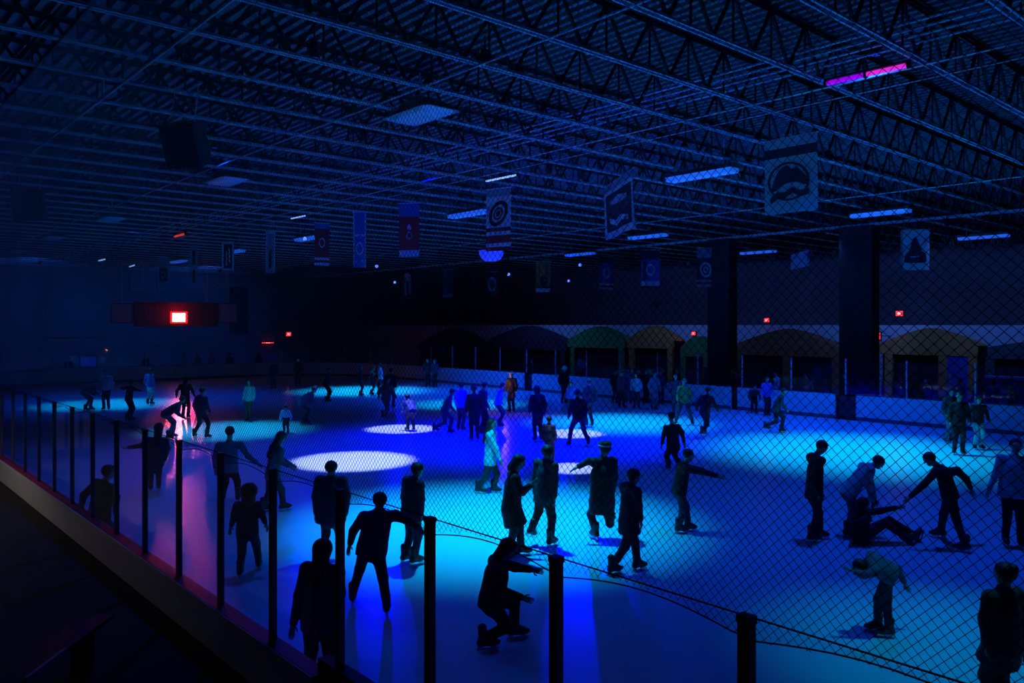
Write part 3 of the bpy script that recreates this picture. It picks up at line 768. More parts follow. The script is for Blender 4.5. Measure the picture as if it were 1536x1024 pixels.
def end_lamp(px, py, w, h, lab):
    q = atY(px, py, WALL_END - 0.2); root = empty('exit_lamp', q, lab, 'exit lamp')
    b = MB(); b.box((-w*0.7, 0.05, -h*0.7), (w*0.7, 0.2, h*0.7)); b.build('lamp_box', M['dark'], root)
    b = MB(); b.box((-w/2, -0.01, -h/2), (w/2, 0.05, h/2)); b.build('lit_face', RE, root)
    b = MB(); b.box((-w*0.22, -0.03, -h*0.22), (w*0.22, -0.01, h*0.22)); b.build('bulb', RC, root)
end_lamp(433, 501, 0.5, 0.4, 'small red exit lamp on the end wall past the scoreboard')
end_lamp(402, 514, 1.2, 0.10, 'thin red lit strip low on the end wall')
# low blocks and doorways on the end wall
for k, (x0, x1, y0, y1, cc) in enumerate(((345, 372, 430, 500, M['dark']), (70, 160, 440, 505, M['wallband']), (372, 420, 418, 445, M['wallband']), (195, 230, 405, 438, M['wallband']), (236, 350, 409, 440, M['wallband']))):
    a, c = atY(x0, y0, WALL_END - 0.15), atY(x1, y1, WALL_END - 0.15)
    slab('trim_%d' % (4 + k), (a[0], WALL_END - 0.15, c[2]), (c[0], WALL_END, a[2]), mat('end_wall_patch', tuple(np.array((0.36, 0.37, 0.4)) * (1.0 if cc is not M['dark'] else 0.3)), 0.85))
# blue screens near the end boards
def screen(px0, py0, px1, py1, lab):
    a, c = atY(px0, py0, 66.0), atY(px1, py1, 66.0); mid = (a + c) / 2
    root = empty('screen', (mid[0], 66.0, c[2]), lab, 'screen')
    b = MB(); b.box((a[0], 66.0, c[2]), (c[0], 66.06, a[2])); child(b, 'screen_face', mat('blue_screen', (0.02, 0.04, 0.3), 0.4, emit=(0.005, 0.02, 0.35), estr=0.5), root)
    b = MB(); b.box((a[0] - 0.06, 66.03, c[2] - 0.06), (c[0] + 0.06, 66.12, a[2] + 0.06)); child(b, 'bezel', M['black'], root)
    b = MB(); b.tube([(mid[0], 66.1, c[2]), (mid[0], 66.1, 0)], 0.05, 6); b.box((mid[0]-0.3, 65.9, -0.02), (mid[0]+0.3, 66.3, 0.03)); child(b, 'stand', M['black'], root)
screen(121, 535, 144, 549, 'blue lit screen standing beyond the end boards')
screen(91, 551, 101, 559, 'tiny blue lit screen beyond the end boards, next to the bigger one')

# ------------------------------------------------------------------ walkway on the near side
WLS = []
for wy, lab in ((18.0, 'warm shaded lamp over the near walkway where the boards glow brightest'), (11.5, 'dimmer warm shaded lamp over the near walkway closer to the gate'), (24.5, 'warm shaded lamp added to light the white slatted barrier')):  # the last lamp is added, out of view, to light the barrier
    wl = empty('pendant_lamp', (0.3, wy, 3.1), lab, 'lamp'); WLS.append(wl)
    b = MB(); b.tube([(0, 0, 0.08), (0, 0, DK - 3.1)], 0.02, 6); b.build('stem', M['dark'], wl)
    b = MB(); b.tube([(0, 0, -0.20), (0, 0, -0.05), (0, 0, 0.10)], [0.23, 0.19, 0.05], 14, caps=False); b.tube([(0, 0, 0.09), (0, 0, 0.11)], [0.05, 0.05], 10); b.build('lamp_shade', M['dark'], wl)  # shade skirt added to keep the warm light off the ice
    b = MB(); b.tube([(0, 0, -0.06), (0, 0, 0.0), (0, 0, 0.08)], [0.05, 0.055, 0.03], 10); b.build('bulb', mat('warm_bulb', (1, 0.7, 0.4), 0.4, emit=(1, 0.6, 0.3), estr=1.0), wl)
bench = empty('bench', (0.6, 4.2, 0), 'dark plank bench with a dull metal edge in the shadowed walkway', 'bench')
a, c = atz(38, 1021, 1.07), atz(98, 976, 1.07)
d = (c - a) / np.linalg.norm(c - a); nrm = np.array([-d[1], d[0], 0])
if nrm[0] > 0: nrm = -nrm
a2 = a - d * 0.6; c2 = c + d * 0.9
bench.location = tuple((a + c) / 2 * np.array([1, 1, 0]) + np.array([0, 0, 0.62]))
bpy.context.view_layer.update()
b = MB(); b.bar(a2 + nrm*0.16 - UP*0.02, c2 + nrm*0.16 - UP*0.02, 0.30, 0.04); child(b, 'seat', M['dark'], bench)
b = MB(); b.bar(a + UP*0.0, c, 0.03, 0.05); tag(child(b, 'edge_strip', M['pipe'], bench), 'dull metal edge strip')
for p in (a2 + d*0.3, c2 - d*0.3):
    b = MB(); q = p + nrm*0.16; b.bar((q[0], q[1], 0.62), (q[0], q[1], 1.04), 0.06, 0.2, up=tuple(nrm)); child(b, 'leg', M['dark'], bench)
# slatted white barrier seen reflected in the near glass
sl = empty('slatted_barrier', (1.0, 23.5, 0.62), 'white three-slat barrier with red top, mirrored in the near glass', 'barrier')
for k in range(3):
    b = MB(); b.box((0.6 + k*0.34, 23.45, 0.67), (0.84 + k*0.34, 23.5, 1.87)); child(b, 'slat', M['wallband'], sl)
b = MB(); b.box((0.55, 23.44, 1.87), (1.58, 23.52, 2.02)); b.box((0.55, 23.5, 0.62), (0.62, 23.6, 2.02)); b.box((1.5, 23.5, 0.62), (1.58, 23.6, 2.02)); child(b, 'frame', M['cap_red'], sl)
# ------------------------------------------------------------------ stage lights
LAMP_GLOW = mat('lamp_glow', (0.1, 0.2, 1.0), 0.3, emit=(0.06, 0.14, 1.0), estr=3.0)
DIM_GLOW = mat('lamp_glass', (0.1, 0.12, 0.2), 0.2, emit=(0.02, 0.06, 1.0), estr=0.25)
def stage_light(loc, target, col, power, half_deg, blend, lab, rad=0.12, group='stage lights hung under the roof', glow=None):
    loc = np.array(loc, float); target = np.array(target, float)
    d = target - loc; L = np.linalg.norm(d); d /= L
    root = empty('stage_light', loc, lab, 'stage light', group)
    b = MB(); b.tube([-d*0.25, -d*0.22, -d*0.05, d*0.10], [0.05, 0.08, 0.10, 0.10], 10, caps=False); b.tube([-d*0.255, -d*0.25], [0.05, 0.05], 10); b.build('lamp_can', M['dark'], root)
    b = MB(); b.tube([d*0.06, d*0.085], [0.095, 0.095], 12); b.build('lamp_lens', glow or LAMP_GLOW, root)
    b = MB(); s_ = np.cross(d, [0.3, 1, 0.1]); s_[2] = 0; s_ /= np.linalg.norm(s_)
    b.tube([s_*0.13 - UP*0.02, s_*0.13 + UP*0.24, -s_*0.13 + UP*0.24, -s_*0.13 - UP*0.02], 0.014, 5)
    b.tube([UP*0.24, UP*max(0.3, (CZ + 0.03 if loc[2] < CZ else DK) - loc[2])], 0.02, 5); b.build('yoke', M['dark'], root)
    ld = bpy.data.lights.new('spot', 'SPOT'); ld.energy = power; ld.color = col; ld.spot_size = R(2 * half_deg); ld.spot_blend = blend
    ld.shadow_soft_size = rad
    lo = bpy.data.objects.new('spot_lamp', ld); COL.objects.link(lo); lo.parent = root
    lo.location = tuple(d * 0.13); lo.rotation_euler = Vector(d).to_track_quat('-Z', 'Y').to_euler()
    return root
def ice_at(px, py): return atz(px, py, 0.0)
CY = (0.0, 0.49, 1.0); WH = (0.34, 0.44, 1.0); DB = (0.0, 0.0, 1.0); MB_ = (0.0, 0.06, 1.0)
K = 1.0
def over(px, py, col, power, r_m, blend, lab, z=9.2, off=(0, 0), rad=0.12):
    t = ice_at(px, py); loc = (t[0] + off[0], 11.5 + 1.83 * (round((t[1] + off[1] - 11.5) / 1.83 - 0.5) + 0.5), z)
    return stage_light(loc, t, col, power * K, math.degrees(math.atan(r_m / z)), blend, lab, rad, glow=DIM_GLOW)
pl_ = [(545, 586, CY, 9000, 5.0, 1.0, 'stage lamp over the distant cyan pool before the curved boards'),
       (700, 606, CY, 5000, 3.6, 1.0, 'stage lamp over the small cyan pool beside the curved boards'),
       (930, 634, CY, 6500, 4.4, 1.0, 'stage lamp over the cyan pool in front of the row of watchers'),
       (1285, 677, CY, 6800, 6.0, 1.0, 'stage lamp over the wide cyan pool behind the fallen skater'),
       (735, 782, CY, 8300, 4.9, 1.0, 'stage lamp over the strong cyan pool in the middle near the boards'),
       (345, 645, CY, 5500, 3.6, 1.0, 'stage lamp over the cyan pool by the red reflection'),
       (165, 606, CY, 6000, 4.2, 1.0, 'stage lamp over the cyan pool before the end boards'),
       (1480, 985, CY, 1100, 3.3, 1.0, 'stage lamp over the pale pool under the big netting corner'),
       (530, 691, WH, 11000, 1.95, 0.45, 'stage lamp over the biggest white pool'),
       (602, 643, WH, 9000, 1.5, 0.5, 'stage lamp over the thin white pool behind the biggest one'),
       (855, 650, WH, 7500, 1.35, 0.5, 'stage lamp over the white pool between the two standing skaters'),
       (858, 702, WH, 7500, 0.95, 0.5, 'stage lamp over the smallest white pool beside the capped man')]
for a_ in pl_: over(*a_)
# broad deep blue floods over the centre of the rink
over(800, 655, DB, 16000, 8.5, 1.0, 'broad deep blue flood lamp over the centre of the rink', rad=0.25)
over(640, 665, DB, 6000, 6.5, 1.0, 'second deep blue flood lamp over the centre, toward the near boards', rad=0.25)
# wide medium blue floods that fill the rink
for px, py, pw, lab in ((1250, 780, 1700, 'wide blue flood lamp over the fallen skater group'), (500, 800, 700, 'wide blue flood lamp over the near boards skaters'),
                    (900, 950, 100, 'wide blue flood lamp over the empty near ice'), (330, 690, 1500, 'wide blue flood lamp by the red reflection'),
                    (700, 590, 5200, 'wide blue flood lamp toward the far corner'), (1150, 640, 4600, 'wide blue flood lamp along the far boards'), (200, 600, 2600, 'wide blue flood lamp at the end boards')):
    over(px, py, MB_, pw, 14.0, 1.0, lab, rad=0.3)
# lamps whose beams face the viewer and streak on the ice
for px, py, tx, ty, pw, lab in ((870, 397, 868, 920, 14000, 'blue stage lamp with bright lens beside the small blue-lit banner'), (565, 399, 560, 930, 11000, 'blue stage lamp with bright lens beside the narrow blue banner'),
                            (853, 421, 800, 700, 900, 'lower blue stage lamp on a drop rod by the orange banner'), (592, 423, 600, 700, 900, 'lower blue stage lamp on a drop rod beside the jagged figure banner'),
                            (763, 411, 700, 720, 900, 'blue stage lamp between the eye banner and the orange banner'), (457, 357, 500, 720, 900, 'blue stage lamp beside the small red banner')):
    loc = atz(px, py, 7.3 if py > 390 else 8.2)
    if py < 400 and py > 390: loc = atd(px, py, 50.0)
    stage_light(loc, ice_at(tx, ty), DB, pw, 2.6 if pw > 5000 else 24, 1.0, lab, 0.22)
# bowl shaped lamp glowing blue under the eye banner
q = atX(737, 384, XC + 3)
bowl = empty('bowl_light', q, 'round bowl lamp glowing blue along its lower rim under the eye banner', 'ceiling light')
b = MB(); rr_ = [(0.5, 0.22), (0.48, 0.05), (0.40, -0.10), (0.25, -0.2)]
vs = [(r * math.cos(t), r * math.sin(t), z) for r, z in rr_ for t in np.linspace(0, 2*math.pi, 21)[:-1]]
fs = [(20*i + k, 20*i + (k+1) % 20, 20*(i+1) + (k+1) % 20, 20*(i+1) + k) for i in range(3) for k in range(20)] + [tuple(range(60, 80))]
b.add(vs, fs); b.build('bowl', mat('blue_glow_bowl', (0.1, 0.15, 0.8), 0.4, emit=(0.02, 0.05, 1.0), estr=0.5), bowl, True)
b = MB(); b.tube([(0, 0, 0.22), (0, 0, 0.3)], [0.5, 0.3], 16); b.tube([(0, 0, 0.3), (0, 0, CZ + 0.02 - q[2])], 0.02, 5); b.build('housing', M['dark'], bowl)

def point(parent, loc, col, power, rad):
    ld = bpy.data.lights.new('glow', 'POINT'); ld.energy = power; ld.color = col; ld.shadow_soft_size = rad
    lo = bpy.data.objects.new('lamp_glow', ld); COL.objects.link(lo); lo.parent = parent; lo.location = loc
for w_, pw_ in zip(WLS, (60, 5, 30)): point(w_, (0, 0, -0.12), (1.0, 0.86, 0.76), pw_, 0.06)
point(sb, (0, -0.6, float(q1[2]) * 0 ), (1.0, 0.02, 0.03), 60, 0.35)  # red lamp added to spread the readout's glow over the panel
sc_q = endq(268, 476)
# red readout throws its light toward the ice
ld = bpy.data.lights.new('red_wash', 'AREA'); ld.energy = 15; ld.color = (1.0, 0.05, 0.12); ld.shape = 'RECTANGLE'; ld.size = 1.1; ld.size_y = 0.7; ld.spread = R(13)
lo = bpy.data.objects.new('readout_wash', ld); COL.objects.link(lo); lo.parent = sb
lo.location = (sc_q[0] - sb.location.x, -0.16, sc_q[2] - sb.location.z); lo.rotation_euler = (R(90) - R(8), 0, 0)
lo.rotation_euler = Vector(ice_at(270, 690) - sc_q).to_track_quat('-Z', 'Y').to_euler()
S.world = bpy.data.worlds.new('world'); S.world.use_nodes = True
S.world.node_tree.nodes['Background'].inputs['Color'].default_value = (0, 0, 0, 1)

# the strip lights shine dimly downward
for o in [o for o in COL.objects if o.name.startswith('strip_light')]:
    far = o.location.x > 28 or o.location.y > 45
    ld = bpy.data.lights.new('strip_glow', 'AREA'); ld.shape = 'RECTANGLE'; ld.size = 0.4; ld.size_y = 2.2; ld.energy = 30 if far else 12; ld.color = (0.13, 0.20, 1.0) if far else (0.02, 0.17, 1.0)
    lo = bpy.data.objects.new('strip_lamp', ld); COL.objects.link(lo); lo.parent = o; lo.location = (0, 0, -0.08)

# wash lights added to brighten the lobby wall and the end wall
for px, lab in ((1420, 'added wash lamp under the roof brightening the orange hut with the blue door'), (1235, 'added wash lamp under the roof brightening the wide brown hut'), (960, 'added wash lamp under the roof brightening the green and orange huts'), (760, 'added wash lamp under the roof brightening the plum coloured hut')):
    q = atX(px, 500, 37.0); stage_light((37.0, q[1], 8.3), (43.0, q[1], 4.2), (0.055, 0.19, 1.0), 600, 58, 1.0, lab, 0.2, glow=DIM_GLOW)
for px, lab in ((60, 'added wash lamp brightening the end wall, toward the near boards'), (330, 'added wash lamp brightening the end wall past the scoreboard')):
    q = atY(px, 430, 64.5); stage_light((q[0], 64.5, 8.3), (q[0], 75.0, 3.0), (0.02, 0.13, 1.0), 620, 54, 1.0, lab, 0.2, glow=DIM_GLOW)
# ------------------------------------------------------------------ people: one smooth surface per body, clothing over it
def surface_nets(f, o, h):
    s = f < 0
    nx, ny, nz = f.shape
    c = np.zeros((nx-1, ny-1, nz-1), np.int8)
    for dx in (0, 1):
        for dy in (0, 1):
            for dz in (0, 1): c += s[dx:nx-1+dx, dy:ny-1+dy, dz:nz-1+dz]
    act = (c > 0) & (c < 8)
    idx = -np.ones(act.shape, np.int32); ii = np.argwhere(act); idx[act] = np.arange(len(ii))
    acc = np.zeros((len(ii), 3)); cnt = np.zeros(len(ii))
    cor = [(0,0,0),(1,0,0),(0,1,0),(1,1,0),(0,0,1),(1,0,1),(0,1,1),(1,1,1)]
    ed = [(0,1),(2,3),(4,5),(6,7),(0,2),(1,3),(4,6),(5,7),(0,4),(1,5),(2,6),(3,7)]
    val = [f[ii[:,0]+a, ii[:,1]+b_, ii[:,2]+d] for a, b_, d in cor]
    for a, b_ in ed:
        va, vb = val[a], val[b_]; mk = (va < 0) != (vb < 0)
        t = np.where(mk, va / np.where(mk, va - vb, 1), 0)
        p = np.array(cor[a]) + t[:, None] * (np.array(cor[b_]) - np.array(cor[a]))
        acc += p * mk[:, None]; cnt += mk
    V = (ii + acc / cnt[:, None]) * h + o
    F = []
    for ax in range(3):
        u, w = (ax + 1) % 3, (ax + 2) % 3
        sl0 = [slice(None)] * 3; sl1 = [slice(None)] * 3
        sl0[ax] = slice(0, -1); sl1[ax] = slice(1, None)
        a_, b_ = s[tuple(sl0)], s[tuple(sl1)]
        e = np.argwhere(a_ != b_)
        e = e[(e[:, u] > 0) & (e[:, w] > 0) & (e[:, u] < f.shape[u] - 1) & (e[:, w] < f.shape[w] - 1)]
        if len(e) == 0: continue
        flip = b_[e[:,0], e[:,1], e[:,2]]
        q = []
        for du, dw in ((0, 0), (-1, 0), (-1, -1), (0, -1)):
            g = e.copy(); g[:, u] += du; g[:, w] += dw
            q.append(idx[g[:,0], g[:,1], g[:,2]])
        q = np.stack(q, 1); q[flip] = q[flip][:, ::-1]
        F.append(q)
    return V, np.concatenate(F) if F else np.zeros((0, 4), int)

def nrmz(v): v = np.array(v, float); return v / (np.linalg.norm(v) + 1e-9)
class SDF:
    def __init__(s): s.g = [[]]; s.cuts = []
    def cap(s, a, b, ra, rb=None, k=0.03, squash=None, grp=None):
        'tapered capsule; squash=(axis,factor) flattens it along an axis'
        s.g[-1].append(('c', np.array(a, float), np.array(b, float), ra, ra if rb is None else rb, k, squash))
    def cutplane(s, p, n):   # trims everything so far (keeps the side against n)
        s.g[-1].append(('p', np.array(p, float), nrmz(n)))
    def boxmesh(s, h):
        lo = np.full(3, 1e9); hi = -lo
        for pr in s.g[0]:
            if pr[0] == 'c':
                r = max(pr[3], pr[4]) + 0.03
                for q in (pr[1], pr[2]): lo = np.minimum(lo, q - r); hi = np.maximum(hi, q + r)
        lo -= 2 * h; hi += 2 * h
        n = np.ceil((hi - lo) / h).astype(int) + 1
        ax = [np.arange(k) * h + l for k, l in zip(n, lo)]
        X = np.stack(np.meshgrid(*ax, indexing='ij'), -1).astype(np.float32)
        f = None
        for pr in s.g[0]:
            if pr[0] == 'p':
                dd = ((X - pr[1]) @ pr[2]).astype(np.float32); f = np.maximum(f, dd); continue
            if pr[0] == 'c':
                _, a, b_, ra, rb, k, sq = pr
                r = max(ra, rb) + 0.12
                # work only near this limb
                l0 = np.clip(((np.minimum(a, b_) - r - lo) / h).astype(int), 0, n - 1); h0 = np.clip(((np.maximum(a, b_) + r - lo) / h).astype(int) + 2, 1, n)
                sl = tuple(slice(i, j) for i, j in zip(l0, h0))
                P = X[sl] - a.astype(np.float32); ab = (b_ - a).astype(np.float32)
                if sq is not None:
                    ax_, fc = np.array(sq[0], np.float32), sq[1]
                    P = P + (P @ ax_)[..., None] * ax_ * (fc - 1); ab = ab + ab.dot(ax_) * ax_ * (fc - 1)
                L2 = max(float(ab.dot(ab)), 1e-8)
                t = np.clip((P @ ab) / L2, 0, 1)
                d = np.sqrt(((P - t[..., None] * ab) ** 2).sum(-1)) - (ra + t * (rb - ra))
                if f is None: f = np.full(X.shape[:3], 1.0, np.float32)
                o = f[sl]; hh = np.clip(0.5 + 0.5 * (o - d) / k, 0, 1)
                f[sl] = o + (d - o) * hh - k * hh * (1 - hh)
        return surface_nets(f, lo, h)
def link_mesh(name, V, F, mats, parent=None, org=None, extra=None, smooth=True):
    'V,F in world coordinates; extra = list of (V,F,material index)'
    me = bpy.data.meshes.new(name)
    V = np.array(V); F = [tuple(map(int, f)) for f in F]; mi = [0] * len(F)
    if extra:
        for v, f, m_ in extra:
            o = len(V); V = np.vstack([V, np.array(v)]); F += [tuple(int(i) + o for i in q) for q in f]; mi += [m_] * len(f)
    me.from_pydata((V - org).tolist(), [], F)
    for m_ in mats: me.materials.append(m_)
    me.polygons.foreach_set('material_index', mi)
    me.polygons.foreach_set('use_smooth', [smooth] * len(F))
    me.update()
    o = bpy.data.objects.new(name, me); COL.objects.link(o)
    if parent is None: o.location = tuple(map(float, org))
    else: o.parent = parent
    return o
def tube_vf(pts, rad, n=6):
    b = MB(); b.tube(pts, rad, n); return b.v, b.f
def ball_vf(c, r, sc=None, n=8):
    vs = []; fs = []; m_ = n // 2 + 1
    for i in range(m_):
        ph = math.pi * i / (m_ - 1)
        for k in range(n): vs.append(np.array(c) + r * np.array([math.sin(ph) * math.cos(2*math.pi*k/n), math.sin(ph) * math.sin(2*math.pi*k/n), math.cos(ph)]) * (1 if sc is None else np.array(sc)))
    for i in range(m_ - 1):
        for k in range(n): fs.append((i*n+k, i*n+(k+1) % n, (i+1)*n+(k+1) % n, (i+1)*n+k))
    return vs, fs
CLOTH = {}
def cloth(col):
    if col not in CLOTH: CLOTH[col] = mat('cloth', col, 0.85, var=0.25, scale=14, bump=0.15)
    return CLOTH[col]
NP = [0]
def person(J, fwd, hfwd, k, label, top=(0.03, 0.03, 0.04), pants=(0.02, 0.02, 0.025), hair='short', hairm='hair_dark', skin='skin',
           hem=0.10, bulk=1.0, boot='boot_dark', hat=None, legbulk=1.0, hood=False, extras=(), fine=True, group=None, sleeves=True, coat=None, curl=0.5, skates=True):
    """J: joint name -> world point. fwd: body facing, hfwd: face direction. k: size factor (1 = 1.70 m).
    A = the person's own left limb, B = right limb."""
    h = 0.017 if fine else 0.030
    kk = 0.035
    fwd = nrmz(fwd); hf = nrmz(hfwd)
    H, N, P = J['H'], J['N'], J['P']
    spine = nrmz(N - P)
    lat = nrmz(np.cross(spine, fwd))       # towards the person's left
    sf = nrmz(np.cross(lat, spine))        # chest direction
    hup = nrmz(UP - hf * np.dot(UP, hf)) if abs(hf[2]) < 0.95 else nrmz(spine)
    hl = nrmz(np.cross(hup, hf))
    org = np.array([P[0], P[1], 0.0])
    C = P + (N - P) * 0.62; Wst = P + (N - P) * 0.28
    # ---------------- body
    s = SDF()
    def limb(sd, a, m_, b_, r0, r1, r2, kq=kk):
        sd.cap(a, m_, r0, r1, kq); sd.cap(m_, b_, r1, r2, kq)
    s.cap(H + hup*0.015*k - hf*0.012*k, H + hup*0.02*k + hf*0.012*k, 0.088*k, 0.086*k, 0.02)
    s.cap(H - hup*0.055*k + hf*0.02*k, H - hup*0.078*k + hf*0.048*k, 0.062*k, 0.042*k, 0.03)
    if fine:
        s.cap(H + hf*0.092*k, H - hup*0.030*k + hf*0.112*k, 0.010*k, 0.015*k, 0.012)         # nose
        s.cap(H + hup*0.022*k + hf*0.08*k + hl*0.04*k, H + hup*0.022*k + hf*0.08*k - hl*0.04*k, 0.016*k, 0.016*k, 0.015)  # brow
        for sg in (1, -1):
            s.cap(H + hl*sg*0.088*k + hup*0.015*k - hf*0.012*k, H + hl*sg*0.086*k - hup*0.025*k, 0.018*k, 0.013*k, 0.008)  # ears
    s.cap(N - spine*0.02*k, H - hup*0.06*k - hf*0.012*k, 0.056*k, 0.052*k, 0.03)
    s.cap(C, Wst, 0.130*k*bulk, 0.118*k*bulk, kk, (sf, 1.4)); s.cap(Wst, P, 0.118*k*bulk, 0.135*k*bulk, kk, (sf, 1.3))
    s.cap(J['SA'], J['SB'], 0.052*k, 0.052*k, 0.05)
    s.cap(N - spine*0.03, C, 0.06*k, 0.12*k, 0.05, (sf, 1.4))
    ext = []
    for sd, sg in (('A', 1), ('B', -1)):
        limb(s, J['S'+sd], J['E'+sd], J['W'+sd], 0.048*k, 0.039*k, 0.028*k)
        hd = nrmz(J['W'+sd] - J['E'+sd])
        pw = nrmz(np.cross(hd, nrmz(sf*0.6 + lat*sg*0.8)) + 1e-3)          # across the palm
        pn = nrmz(np.cross(hd, pw))
        if np.dot(pn, lat * sg) > 0: pn = -pn                               # palm faces the body
        Wq = J['W'+sd]
        s.cap(Wq + hd*0.02*k, Wq + hd*0.075*k, 0.036*k, 0.04*k, 0.015, (pn, 1.9))
        if fine:
            for i, (of, ln) in enumerate(((-0.030, 0.068), (-0.010, 0.080), (0.010, 0.076), (0.029, 0.060))):
                a0 = Wq + hd*0.085*k + pw*of*k
                cu = curl * (0.8 + 0.12 * i)
                d1 = nrmz(hd + pn*cu*0.5); d2 = nrmz(hd + pn*cu*1.3); d3 = nrmz(hd + pn*cu*2.2)
                p1 = a0 + d1*ln*0.45*k; p2 = p1 + d2*ln*0.32*k; p3 = p2 + d3*ln*0.25*k
                ext.append((*tube_vf([a0 - hd*0.02*k, a0, p1, p2, p3], [0.009*k, 0.0092*k, 0.0085*k, 0.008*k, 0.006*k]), 0))
            side = pw * (1 if np.dot(pw, sf) > 0 else -1)
            t0 = Wq + hd*0.03*k + side*0.022*k
            t1 = t0 + nrmz(hd*0.6 + side*0.8 + pn*0.2)*0.036*k; t2 = t1 + nrmz(hd*0.9 + side*0.25 + pn*0.3)*0.032*k
            ext.append((*tube_vf([t0, t1, t2], [0.013*k, 0.0105*k, 0.008*k]), 0))
        ft = J['T'+sd]                                                      # toe direction
        limb(s, J['P'+sd], J['K'+sd], J['F'+sd], 0.078*k*legbulk, 0.052*k, 0.038*k)
        cd = J['K'+sd]*0.68 + J['F'+sd]*0.32 - ft*0.014*k
        s.cap(cd, J['K'+sd]*0.5 + J['F'+sd]*0.5 - ft*0.012*k, 0.050*k, 0.046*k, 0.03)
        s.cap(J['F'+sd], J['F'+sd] + ft*0.13*k - J['FU'+sd]*0.035*k, 0.036*k, 0.03*k, 0.02)
    V, Fc = s.boxmesh(h)
    if fine:
        for sg in (1, -1):
            ext.append((*ball_vf(H + hl*sg*0.034*k + hf*0.086*k + hup*0.002*k, 0.0125*k), 1))
        ext.append((*tube_vf([H - hup*0.062*k + hf*0.088*k + hl*0.025*k, H - hup*0.060*k + hf*0.098*k, H - hup*0.062*k + hf*0.088*k - hl*0.025*k], [0.004*k, 0.008*k, 0.004*k]), 2))
    root = link_mesh('person', V, Fc, [M[skin], M['eye'], M['lips']], None, org, ext)
    tag(root, label, 'person', group)
    # ---------------- trousers
    s = SDF()
    s.cap(P + spine*0.07*k, P - spine*0.02*k, 0.148*k*bulk, 0.150*k*bulk, kk, (sf, 1.3))
    for sd in 'AB':
        kn, fo = J['K'+sd], J['F'+sd]
        s.cap(J['P'+sd], kn, 0.100*k*legbulk, 0.073*k*legbulk, 0.05); s.cap(kn, fo - nrmz(fo - kn)*0.02, 0.072*k*legbulk, 0.060*k*legbulk, 0.03)
    V, Fc = s.boxmesh(h)
    if len(V): link_mesh('trousers', V, Fc, [cloth(pants)], root, org)
    # ---------------- top
    s = SDF()
    hp = P - spine*hem*k
    tb = 0.026
    s.cap(C, Wst, (0.150+tb)*k*bulk, (0.142+tb)*k*bulk, 0.05, (sf, 1.35)); s.cap(Wst, P, (0.142+tb)*k*bulk, (0.156+tb)*k*bulk, 0.05, (sf, 1.3))
    if coat:
        q = (J['KA'] + J['KB']) / 2 * coat + P * (1 - coat)
        s.cap(P, q, 0.175*k*bulk, 0.205*k*bulk, 0.05, (sf, 1.2)); s.cutplane(q, q - P)
    else:
        s.cap(P, hp - spine*0.1*k, (0.156+tb)*k*bulk, (0.158+tb)*k*bulk, 0.04, (sf, 1.3)); s.cutplane(hp, -spine)
    s.cap(N - spine*0.05*k, C, 0.085*k, 0.13*k*bulk, 0.06, (sf, 1.3))
    s.cap(J['SA']*0.96 + J['SB']*0.04, J['SB']*0.96 + J['SA']*0.04, 0.074*k, 0.074*k, 0.05)
    for sd in 'AB':
        a, e, w = J['S'+sd], J['E'+sd], J['W'+sd]
        if sleeves:
            s.cap(a, e, 0.072*k*(0.5+bulk/2), 0.060*k, 0.04); s.cap(e, w - nrmz(w - e)*0.02, 0.060*k, 0.046*k, 0.03)
        else:
            s.cap(a, a + (e - a)*0.7, 0.070*k, 0.066*k, 0.04)
    if hood:
        s.cap(N + sf*(-0.05)*k + lat*0.06*k, N - sf*0.05*k - lat*0.06*k, 0.065*k, 0.065*k, 0.04)
    else:
        s.cap(N - spine*0.02*k, N + nrmz(H - N)*0.02*k, 0.075*k, 0.066*k, 0.03)
    V, Fc = s.boxmesh(h)
    link_mesh('coat' if coat else 'jacket', V, Fc, [cloth(top)], root, org)
    # ---------------- hair or hat
    s = SDF(); hm = M[hairm]
    cr = H + hup*0.022*k - hf*0.012*k
    nm = 'hair'
    if hair != 'none':
        s.cap(cr - hf*0.006*k, cr + hf*0.015*k, 0.104*k, 0.098*k, 0.02)
        s.cutplane(H + hf*0.045*k + hup*0.03*k, hf*0.75 - hup*0.66)
        if hair in ('long', 'bob', 'curly'):
            e = H - hup*(0.30 if hair == 'long' else 0.14)*k - hf*0.07*k - sf*0.02*k
            if hair == 'long' and np.dot(spine, UP) > 0.6: e = C - sf*0.14*k*bulk + spine*0.05*k
            r1 = {'long': 0.085, 'bob': 0.085, 'curly': 0.12}[hair]
            s.cap(H - hf*0.045*k, e, 0.098*k, r1*k, 0.05, (sf, 1.25))
            if hair == 'curly':
                for i in range(9):
                    an = i * 0.7; rd_ = 0.09*k
                    pc = H + (hl*math.cos(an) + hup*math.sin(an)*0.9)*rd_ - hf*(0.03 + 0.02*(i % 3))*k
                    if np.dot(pc - H, hf) < 0.03: s.cap(pc, pc + hup*0.005, 0.062*k, 0.062*k, 0.02)
        if hair == 'pony':
            t = H - hf*0.11*k + hup*0.03*k
            s.cap(t, t - hf*0.04*k - hup*0.02*k, 0.03*k, 0.035*k, 0.03); s.cap(t - hf*0.04*k - hup*0.02*k, t - hf*0.05*k - hup*0.2*k, 0.036*k, 0.018*k, 0.03)
        if hair == 'bun':
            t = H - hf*0.10*k + hup*0.07*k; s.cap(t, t + hup*0.01, 0.045*k, 0.045*k, 0.02)
        V, Fc = s.boxmesh(h if fine else 0.02)
        if len(V): link_mesh(nm, V, Fc, [hm], root, org)
